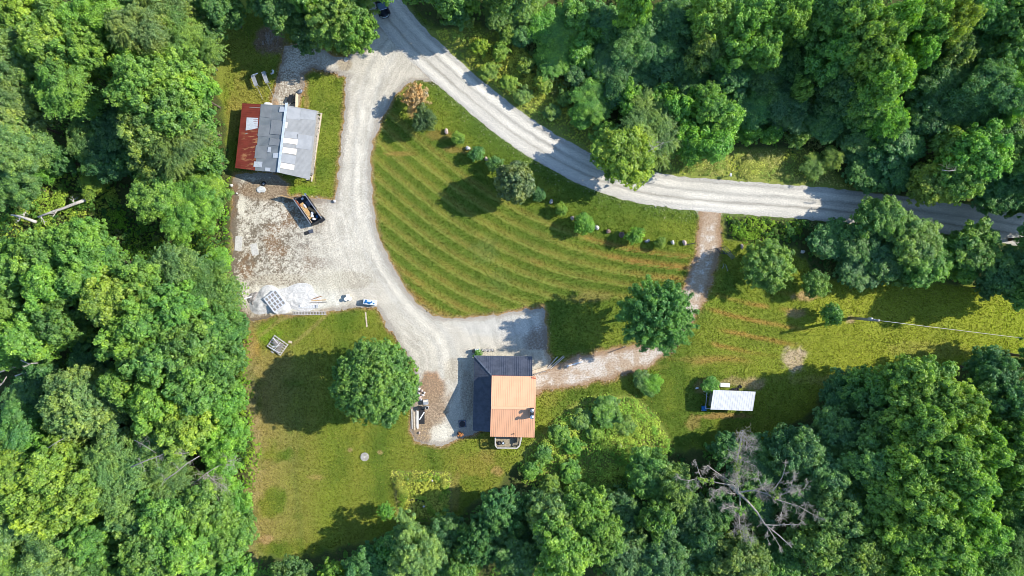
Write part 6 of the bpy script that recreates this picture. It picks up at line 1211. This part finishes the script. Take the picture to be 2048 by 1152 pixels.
# boards and edging east of the house
o = MB().beam(P(1064, 745, .14)*0, P(1094, 736, .14)-P(1064, 745, .14), .55, .16).obj('wide_board', M_WOODP); o.location = P(1064, 745, .14); tag(o, 'wide pale board running east from the dark lower roof', 'board')
for i, (a, b, mt, lab) in enumerate((((1094, 737), (1115, 713.5), M_WOODW, 'white edging board nearest the parking gravel'), ((1097, 737.5), (1127, 711.5), M_WOODP, 'middle edging board of three beside the parking gravel'), ((1101, 738), (1129, 713.5), M_WOODW, 'outer edging board of three beside the brown leaves'))):
    stick('edging_board', lab, 'board', a, b, .13, .16, mt, 'edging boards east of the house')
stick('edging_board', 'dark board under the wide pale one', 'board', (1068, 748.5), (1092, 742), .15, .12, M_WOODG, 'edging boards east of the house'); stick('white_plank', 'white plank lying alone on brown leaves by the path', 'plank', (1134, 732.5), (1166, 723), .18, .08, M_WHITE)
stick('path_log', 'dark log edging the path under the dark green tree', 'log', (1218, 705), (1252, 693), .16, .16, M_BARK)
# rocks of the row
for x, y, wx, wy, mt, lab in ((893, 263.5, 9, 11, M_ROCKP, 'pale pink rock nearest the thin grey green tree'), (936, 297, 9, 9, M_ROCKW, 'white rock between the yellow and the bluish bush'), (973, 318.5, 7, 10, M_ROCKP, 'reddish rock between the two bluish bushes'),
 (1102, 403.5, 8, 9, M_ROCKG, 'grey rock between the teal and the small yellow bush'), (1144.5, 436.5, 9, 8, M_ROCKP, 'pinkish rock left of the largest bush'), (1193.5, 455.5, 9, 9, M_ROCKW, 'white rock right of the largest bush'), (1216, 463, 11, 8, M_ROCKB, 'flat brown rock right of the white one'),
 (1294, 482, 10, 7, M_ROCKG, 'grey rock between the bright bush and the smallest bush'), (1344.5, 485, 8, 8, M_ROCKW, 'white rock second from the gravel path'), (1368, 485.5, 8, 12, M_ROCKP, 'tall pinkish rock nearest the gravel path'),
 (852, 187, 7, 9, M_ROCKW, 'white rock beside the dead brown tree'), (848, 216, 6, 6, M_ROCKG, 'grey rock between the dead brown and the thin tree'), (1483, 493, 6, 10, M_ROCKP, 'pinkish rock in front of the bramble'), (1509, 498.5, 7, 8, M_ROCKW, 'white rock in front of the bramble'),
 (1604, 503.5, 8, 8, M_ROCKW, 'pale rock in the shade of the strip, larger one'), (1584, 503, 6, 6, M_ROCKG, 'small grey rock in the shade of the strip'), (1311, 413.5, 3, 3, M_ROCKW, 'tiny white stone on the verge of the gravel road')):
    o = MB().rock((0, 0, min(wx, wy)/26), (wx/12, wy/12, min(wx, wy)/13), int(x), .2, 12, 8).obj('rock', mt, None, True); o.location = P(x, y, 0); tag(o, lab, 'rock', 'rocks along the lawn')
rg = thing('ring_rock', 'round hollow brown rock left of the bright green bush', 'rock', P(1243, 469.5, 0)); MB().lathe((0, 0, 0), [(.30, 0), (.5, .05), (.48, .3), (.34, .36), (.26, .22), (.05, .14)], 14).obj('ring', M_ROCKB, rg, True)
stick('sign_stake', 'thin dark stake leaning from the tall pinkish rock', 'stake', (1371, 489.5), (1391, 486), .12, .08, M_BLACK, None, .3, .5)
# metal rack at the path
rk = thing('metal_rack', 'dark metal rack with wire bars standing right of the path', 'rack', P(1453, 507, 0)); h = Rel(rk); m = MB()
for a, b in (((1428, 497.5, .9), (1452, 493, 1.2)), ((1441, 497, 1.), (1451, 508, 1.)), ((1451, 508, 1.), (1462, 504, 1.)), ((1453, 494, 1.), (1462, 504, 1.)), ((1434, 498, .9), (1441, 506, .9)), ((1441, 506, .9), (1451, 508, 1.))): m.beam(h(*a), h(*b), .09, .07)
m.obj('frame', M_BLACK, rk); m = MB()
for k in range(6): m.beam(h(lerp(1459, 1454, k/5), lerp(502, 507.5, k/5), 1.), h(lerp(1470, 1464, k/5), lerp(515, 519, k/5), .55), .04, .04)
for k in range(5): m.beam(h(lerp(1443, 1451, k/4), lerp(499, 507, k/4), 1.), h(lerp(1453, 1461, k/4), lerp(495.5, 503.5, k/4), 1.), .025, .02)
m.obj('wire_bars', M_STEEL, rk)
for x, y in ((1432, 497), (1451, 494), (1452, 508), (1468, 516)): q = h(x, y, .95); MB().beam(N3(q, 0), q, .06, .06).obj('leg', M_BLACK, rk)
for i, pts in enumerate((((1446, 527), (1447, 533), (1444, 537)), ((1451, 529), (1454, 536), (1455, 542)))):
    A = P(*pts[0], .5); o = MB().tube([P(*p, .5-.2*k)-A for k, p in enumerate(pts)], [.045]*3, 6).obj('bent_rod', M_STEEL); o.location = A; tag(o, ['bent white rod in the shade below the rack, left', 'bent white rod in the shade below the rack, right'][i], 'rod', 'bent rods below the rack')
M_WOODG2 = simple('weathered_lid', (.42, .39, .34), (.30, .28, .24), 3, .9)
# well lid, garden fabric
o = thing('well_lid', 'round pale concrete lid in the western lawn', 'lid', P(729.5, 913.5, 0)); MB().lathe((0, 0, 0), [(.70, 0), (.72, .12), (.66, .16), (.02, .18)], 28).obj('lid', M_WOODG2, o); MB().lathe((0, 0, .175), [(.02, 0), (.16, 0), (.16, .03), (.02, .03)]).obj('knob', M_CONC, o)
o = thing('ground_fabric', 'crumpled black fabric strip in the garden bed', 'fabric', P(826, 999, 0)); h = Rel(o); m = MB(); pp = [(811, 994, 1.0), (812, 1001, .8), (818, 1000.5, .35), (827, 999, .5), (835, 999, .5), (842, 1001, .3), (848, 1003, .15)]
for (x, y, r), (x2, y2, r2) in zip(pp[:-1], pp[1:]): m.beam(h(x, y, .3), h(x2, y2, .28), .55*(r+r2)/1.4, .08)
m.obj('strip', M_BLACKM, o); m = MB(); m.beam(h(813, 1018, .2), h(825, 1014, .25), .3, .06).beam(h(825, 1014, .25), h(832, 1012, .2), .2, .06); m.obj('second_strip', M_WOODG, o)
for x, y, lab in ((817, 957.5, 'grey stone at the top left rim of the garden bed'), (843, 960.5, 'white stone in the middle of the garden bed rim'), (865, 960, 'white stone at the right of the garden bed rim'), (848, 1012, 'pale stone at the bottom of the garden bed')):
    o = MB().rock((0, 0, .3), (.42, .36, .4), int(x)).obj('stone', M_ROCKW, None, True); o.location = P(x, y, 0); tag(o, lab, 'stone', 'stones of the garden bed')
o = thing('mound_stump', 'small pale stump with a dark top on the wild mound', 'stump', P(1239, 890, 0)); MB().lathe((0, 0, 0), [(.34, 0), (.26, .9), (.02, .92)]).obj('stump', M_ROCKP, o); MB().lathe((.05, .1, .9), [(.12, 0), (.14, .12), (.02, .2)]).obj('cap', M_WHITE, o)
mb = thing('mailbox', 'grey mailbox on a dark post across the gravel road', 'mailbox', P(1457, 352, 0)); MB().beam((0, 0, 0), (0, 0, 1.05), .1, .1).obj('post', M_WOODG, mb); MB().box((0, 0, 1.17), (.28, .55, .24)).obj('box', M_GALV, mb, bevel=.04); MB().box((-.16, .1, 1.25), (.02, .12, .18)).obj('flag', M_RUSTY, mb)
stk = thing('stake', 'pale stake with a round base at the driveway mouth', 'stake', P(694, 112, 0)); h = Rel(stk); MB().tube([h(694, 118, .05), h(694, 93, 1.8)], [.05, .035], 6).obj('pole', M_STEEL, stk); MB().tube([h(689, 99, 1.5), h(699, 98, 1.5)], [.03, .03], 6).obj('crossbar', M_STEEL, stk); MB().lathe((h(692, 119, 0).x, h(692, 119, 0).y, .012), [(.4, 0), (.38, .08), (.05, .1)]).obj('base', M_CONC, stk)
stick('fence_rail', 'dark rail in the grass at the driveway mouth', 'rail', (701, 99), (718, 94), .14, .2, M_BLACK, None, .3)
# ------------------------------------------------------------------ utility pole and wire
up_ = thing('utility_pole', 'tall wooden utility pole standing on a bare spot of the eastern lawn', 'utility pole', P(1702, 636, 0)); bpy.context.view_layer.update()
MB().tube([(0, 0, 0), (0, 0, 4.5), (.0, 0, 8.6)], [.25, .22, .19], 12).obj('pole', M_WOODG, up_, True)
MB().beam((-.5, .12, 8.1), (.35, .12, 8.1), .12, .12).obj('crossarm', M_WOODG, up_); MB().lathe((-.34, .15, 6.4), [(.2, 0), (.26, .1), (.26, .8), (.18, .9), (.02, .95)]).obj('transformer', M_GALV, up_)
for x in (-.45, .0, .3): MB().lathe((x, .12, 8.16), [(.04, 0), (.09, .06), (.05, .12), (.08, .18), (.03, .24)], 8).obj('insulator', M_CHROME, up_)
tp = up_.location+Vector((0, 0, 8.25)); m = MB()
ends = [P(2210, 696, 7.6)]
for e_ in ends: pts = [lerp(tp, e_, k/16)-Vector((0, 0, 3.2*(k/16)*(1-k/16))) for k in range(17)]; m.tube([p-tp for p in pts], [.035]*17, 8)
o = m.obj('overhead_wire', M_CONC, None, True); o.location = tp; tag(o, 'pale overhead wire running from the pole to the right edge', 'wire')
# ------------------------------------------------------------------ dead tree, limbs and fallen logs
dt = thing('dead_tree', 'large dead grey tree with bare spreading limbs in the southern wood', 'dead tree', P(1477, 986, 9)-Vector((0, 0, 9))); h = Rel(dt); RD = random.Random(12)
MB().tube([(0, 0, -.1), (.1, .1, 4), (0, 0, 9)], [.55, .42, .30], 10).obj('trunk', M_DEADWOOD, dt, True)
def twigs(m, p, d, L, r, depth):
    n_ = 4; pts = [p]; q = p; dd = d.copy()
    for k in range(n_):
        dd = (dd+Vector([RD.gauss(0, .22) for _ in range(3)])).normalized(); q = q+dd*L/n_; pts.append(q)
    m.tube(pts, [r*(1-.18*k) for k in range(n_+1)], 4)
    if depth:
        for k in range(1, n_+1):
            for s_ in range(3 if depth > 1 else 2):
                nd = (dd*.5+Vector([RD.gauss(0, .75) for _ in range(2)]+[abs(RD.gauss(0, .5))])).normalized(); twigs(m, pts[k], nd, L*RD.uniform(.45, .7), r*.55, depth-1)
LIMBS = [([(1477, 986), (1473, 959), (1475, 921), (1482, 885), (1486, 862)], 9, 15, .20, 1.7, 15), ([(1467, 967), (1448, 954), (1427, 940), (1414, 929)], 10, 13, .11, .9, 4), ([(1470, 972), (1432, 965), (1402, 956), (1380, 960), (1359, 960)], 10, 12, .13, .9, 5), ([(1402, 956), (1394, 935), (1390, 919)], 11.5, 13, .07, .5, 3),
 ([(1470, 988), (1456, 986), (1443, 973), (1426, 986)], 10, 12.5, .12, 1.0, 6), ([(1480, 990), (1481, 1024), (1479, 1050), (1483, 1075)], 9, 13, .12, 1.35, 9), ([(1481, 1018), (1465, 1012), (1445, 1018)], 11, 13, .08, .9, 5), ([(1478, 986), (1495, 1002), (1513, 1024), (1530, 1049), (1557, 1070), (1584, 1095)], 9, 14, .26, .7, 2), ([(1530, 1049), (1552, 1051), (1575, 1050), (1600, 1048)], 12.5, 13, .11, .7, 4), ([(1535, 1054), (1551, 1076), (1562, 1099)], 12.5, 14, .10, .6, 2), ([(1536, 1058), (1534, 1075), (1540, 1090)], 12.5, 13.5, .07, .5, 2),
 ([(1478, 984), (1508, 981), (1535, 988), (1557, 1000), (1597, 1013), (1628, 1030)], 9, 13, .18, 1.2, 11), ([(1535, 988), (1524, 972), (1516, 953)], 11, 13, .09, 1.0, 7), ([(1546, 981), (1565, 954), (1573, 927)], 11.5, 14, .11, .55, 3), ([(1557, 992), (1584, 981), (1611, 978)], 11.5, 13, .09, 1.0, 6), ([(1580, 982), (1584, 966), (1590, 950)], 12, 14, .08, .9, 5), ([(1570, 1003), (1565, 1020), (1560, 1030)], 12, 13, .06, .8, 3)]
for pts, z0, z1, r, tl, nt_ in LIMBS:
    m = MB(); n_ = len(pts); V3 = [h(x+RD.uniform(-1, 1), y+RD.uniform(-1, 1), lerp(z0, z1, k/(n_-1))) for k, (x, y) in enumerate(pts)]
    m.tube(V3, [max(.03, .8*r*(1-.72*k/(n_-1))) for k in range(n_)], 7)
    for k in range(nt_):
        f_ = (k+1)/nt_*(n_-1)*.97; f_ = max(f_, .25*(n_-1)); i = min(int(f_), n_-2); p = lerp(V3[i], V3[i+1], f_-i); ax = (V3[i+1]-V3[i]).normalized(); nd = (ax*.5+Vector((RD.gauss(0, 1), RD.gauss(0, 1), RD.uniform(0, .5))).normalized()).normalized(); twigs(m, p, nd, tl*RD.uniform(.8, 1.3), .038, 2)
    m.obj('limb', M_DEADWOOD, dt)
def vine(pts, z, parent, n, s=.3, colr='bright'):
    h_ = Rel(parent); r = np.random.RandomState(n); C = []
    for k in range(n): t_ = r.rand()*(len(pts)-1); i = int(t_); a, b = pts[i], pts[min(i+1, len(pts)-1)]; p = h_(lerp(a[0], b[0], t_-i), lerp(a[1], b[1], t_-i), z+r.uniform(-.2, .5)); C.append(tuple(p+Vector(r.normal(size=3)*s)))
    V, rn = leaves(np.array(C), np.tile([0, 0, 1.], (n, 1)), .25, 16, .2, r); link('ivy', leafmesh('ivy', [(V, rn)], M_LEAF), parent, FG[colr])
vine([(1473, 968), (1474, 940), (1478, 915), (1480, 885)], 11.5, dt, 60, .22, 'yel'); vine([(1503, 1000), (1512, 1012), (1520, 1018)], 9.5, dt, 60, .55); vine([(1395, 958), (1430, 964)], 11.3, dt, 22, .2, 'yel'); vine([(1545, 982), (1555, 988)], 11.5, dt, 26, .4, 'yel'); vine([(1478, 1016), (1484, 1022)], 11.5, dt, 20, .3)
db = thing('dead_branches', 'bleached dead treetop lying over the edge of the western wood', 'dead branches', P(415, 945, 0)); h = Rel(db)
for pts, r, nt_ in (([(366, 990), (390, 965), (413, 946), (440, 930), (470, 918)], .10, 14), ([(413, 946), (425, 960), (448, 972)], .06, 10), ([(405, 950), (415, 962), (430, 975)], .05, 8)):
    m = MB(); z = 9.; V3 = [h(x, y, z+.25*k) for k, (x, y) in enumerate(pts)]; m.tube(V3, [r*(1-.15*k) for k in range(len(pts))], 6)
    for k in range(nt_): i = RD.randint(0, len(pts)-2); p = lerp(V3[i], V3[i+1], RD.random()); nd = Vector((.5+RD.gauss(0, .5), -.3+RD.gauss(0, .6), .2)).normalized(); twigs(m, p, nd, RD.uniform(1.2, 2.2), .03, 1)
    m.obj('limb', M_DEADWOOD, db)
def limb(name, label, pts, z, r, nt_=2, mat=None, z1=None, cat='branch'):
    t = thing(name, label, cat, P(*pts[0], 0)); h_ = Rel(t); n_ = len(pts); V3 = [h_(x, y, lerp(z, z if z1 is None else z1, k/(n_-1))) for k, (x, y) in enumerate(pts)]
    m = MB(); m.tube(V3, [r*(1-.5*k/(n_-1)) for k in range(n_)], 8); o = m.obj('limb', mat or M_DEADWOOD, t, True)
    if nt_:
        m = MB()
        for k in range(nt_): i = RD.randint(0, n_-2); p = lerp(V3[i], V3[i+1], RD.random()); twigs(m, p, Vector((RD.gauss(0, 1), RD.gauss(0, 1), .3)).normalized(), RD.uniform(.8, 1.6), r*.3, 1)
        m.obj('twigs', mat or M_DEADWOOD, t)
    return t
limb('bare_limb', 'thin bare pale limb sticking out of the crowns left of the dead branches', [(330, 960), (352, 945), (375, 926), (399, 912)], 14.2, .09, 4)
t = limb('mossy_limb', 'mossy limb with a green tip above the bare pale limb', [(262, 934), (290, 922), (318, 912), (350, 897)], 15., .10, 5, M_WOODG); vine([(322, 909), (350, 897)], 15.2, t, 20, .15, 'yel')
limb('bare_limb', 'bare forked limb above the mossy one', [(268, 880), (290, 892), (312, 906)], 15.2, .06, 4, M_WOODG)
limb('bare_limb', 'short pale limb right of the mossy tip', [(350, 897), (364, 908), (378, 905)], 13.6, .06, 4)
limb('bare_limb', 'curved bare limb over the dark gap below the pale dome tree', [(96, 896), (110, 886), (128, 877)], 14., .06, 1)
limb('fallen_log', 'long grey fallen log with a broken fork in the yellow green weeds', [(178, 397), (150, 407), (128, 416), (100, 425), (76, 434)], 2.6, .30, 3, M_WOODW, 2.2, 'fallen log')
limb('fallen_log', 'second piece of the fallen log reaching towards the left edge', [(72, 444), (52, 437), (38, 432), (22, 430)], 2.4, .26, 2, M_WOODW, 2.0, 'fallen log')
limb('fallen_log', 'bleached log at the left edge beside the dark gap', [(-6, 744), (16, 738), (34, 733)], 2.4, .26, 0, M_WOODP, None, 'fallen log')
limb('fallen_log', 'vine covered thin log running right from the left edge', [(30, 752), (58, 743), (92, 735)], 2.2, .12, 2, M_WOODW, None, 'fallen log')
limb('fallen_log', 'short reddish log in the dark left gap', [(42, 720), (56, 727), (76, 726)], 8.4, .12, 1, M_WOODW, None, 'fallen log')
limb('fallen_log', 'bent white branch low at the left edge', [(-5, 775), (6, 765), (13, 753)], 2.6, .14, 2, M_DEADWOOD, None, 'branch')
limb('bare_limb', 'grey bare twigs in the overhanging olive tree', [(1296, 303), (1312, 293), (1328, 285)], 14.5, .05, 8, M_DEADWOOD)
limb('bare_limb', 'white broken limb in the dark wood above the road', [(1884, 340), (1898, 342), (1912, 340)], 11.5, .07, 2, M_DEADWOOD)
bh = thing('brush_pile', 'pale pile of cut branches in the shady clearing', 'brush pile', P(540, 80, 0)); m = MB()
for k in range(60): p = Vector((RD.gauss(0, .6), RD.gauss(0, .9), RD.uniform(.05, .4))); m.tube([p, p+Vector((RD.uniform(-.7, .9), RD.uniform(.5, 1.4), RD.uniform(-.1, .2)))], [.03, .015], 4)
m.obj('branches', M_DEADWOOD, bh)
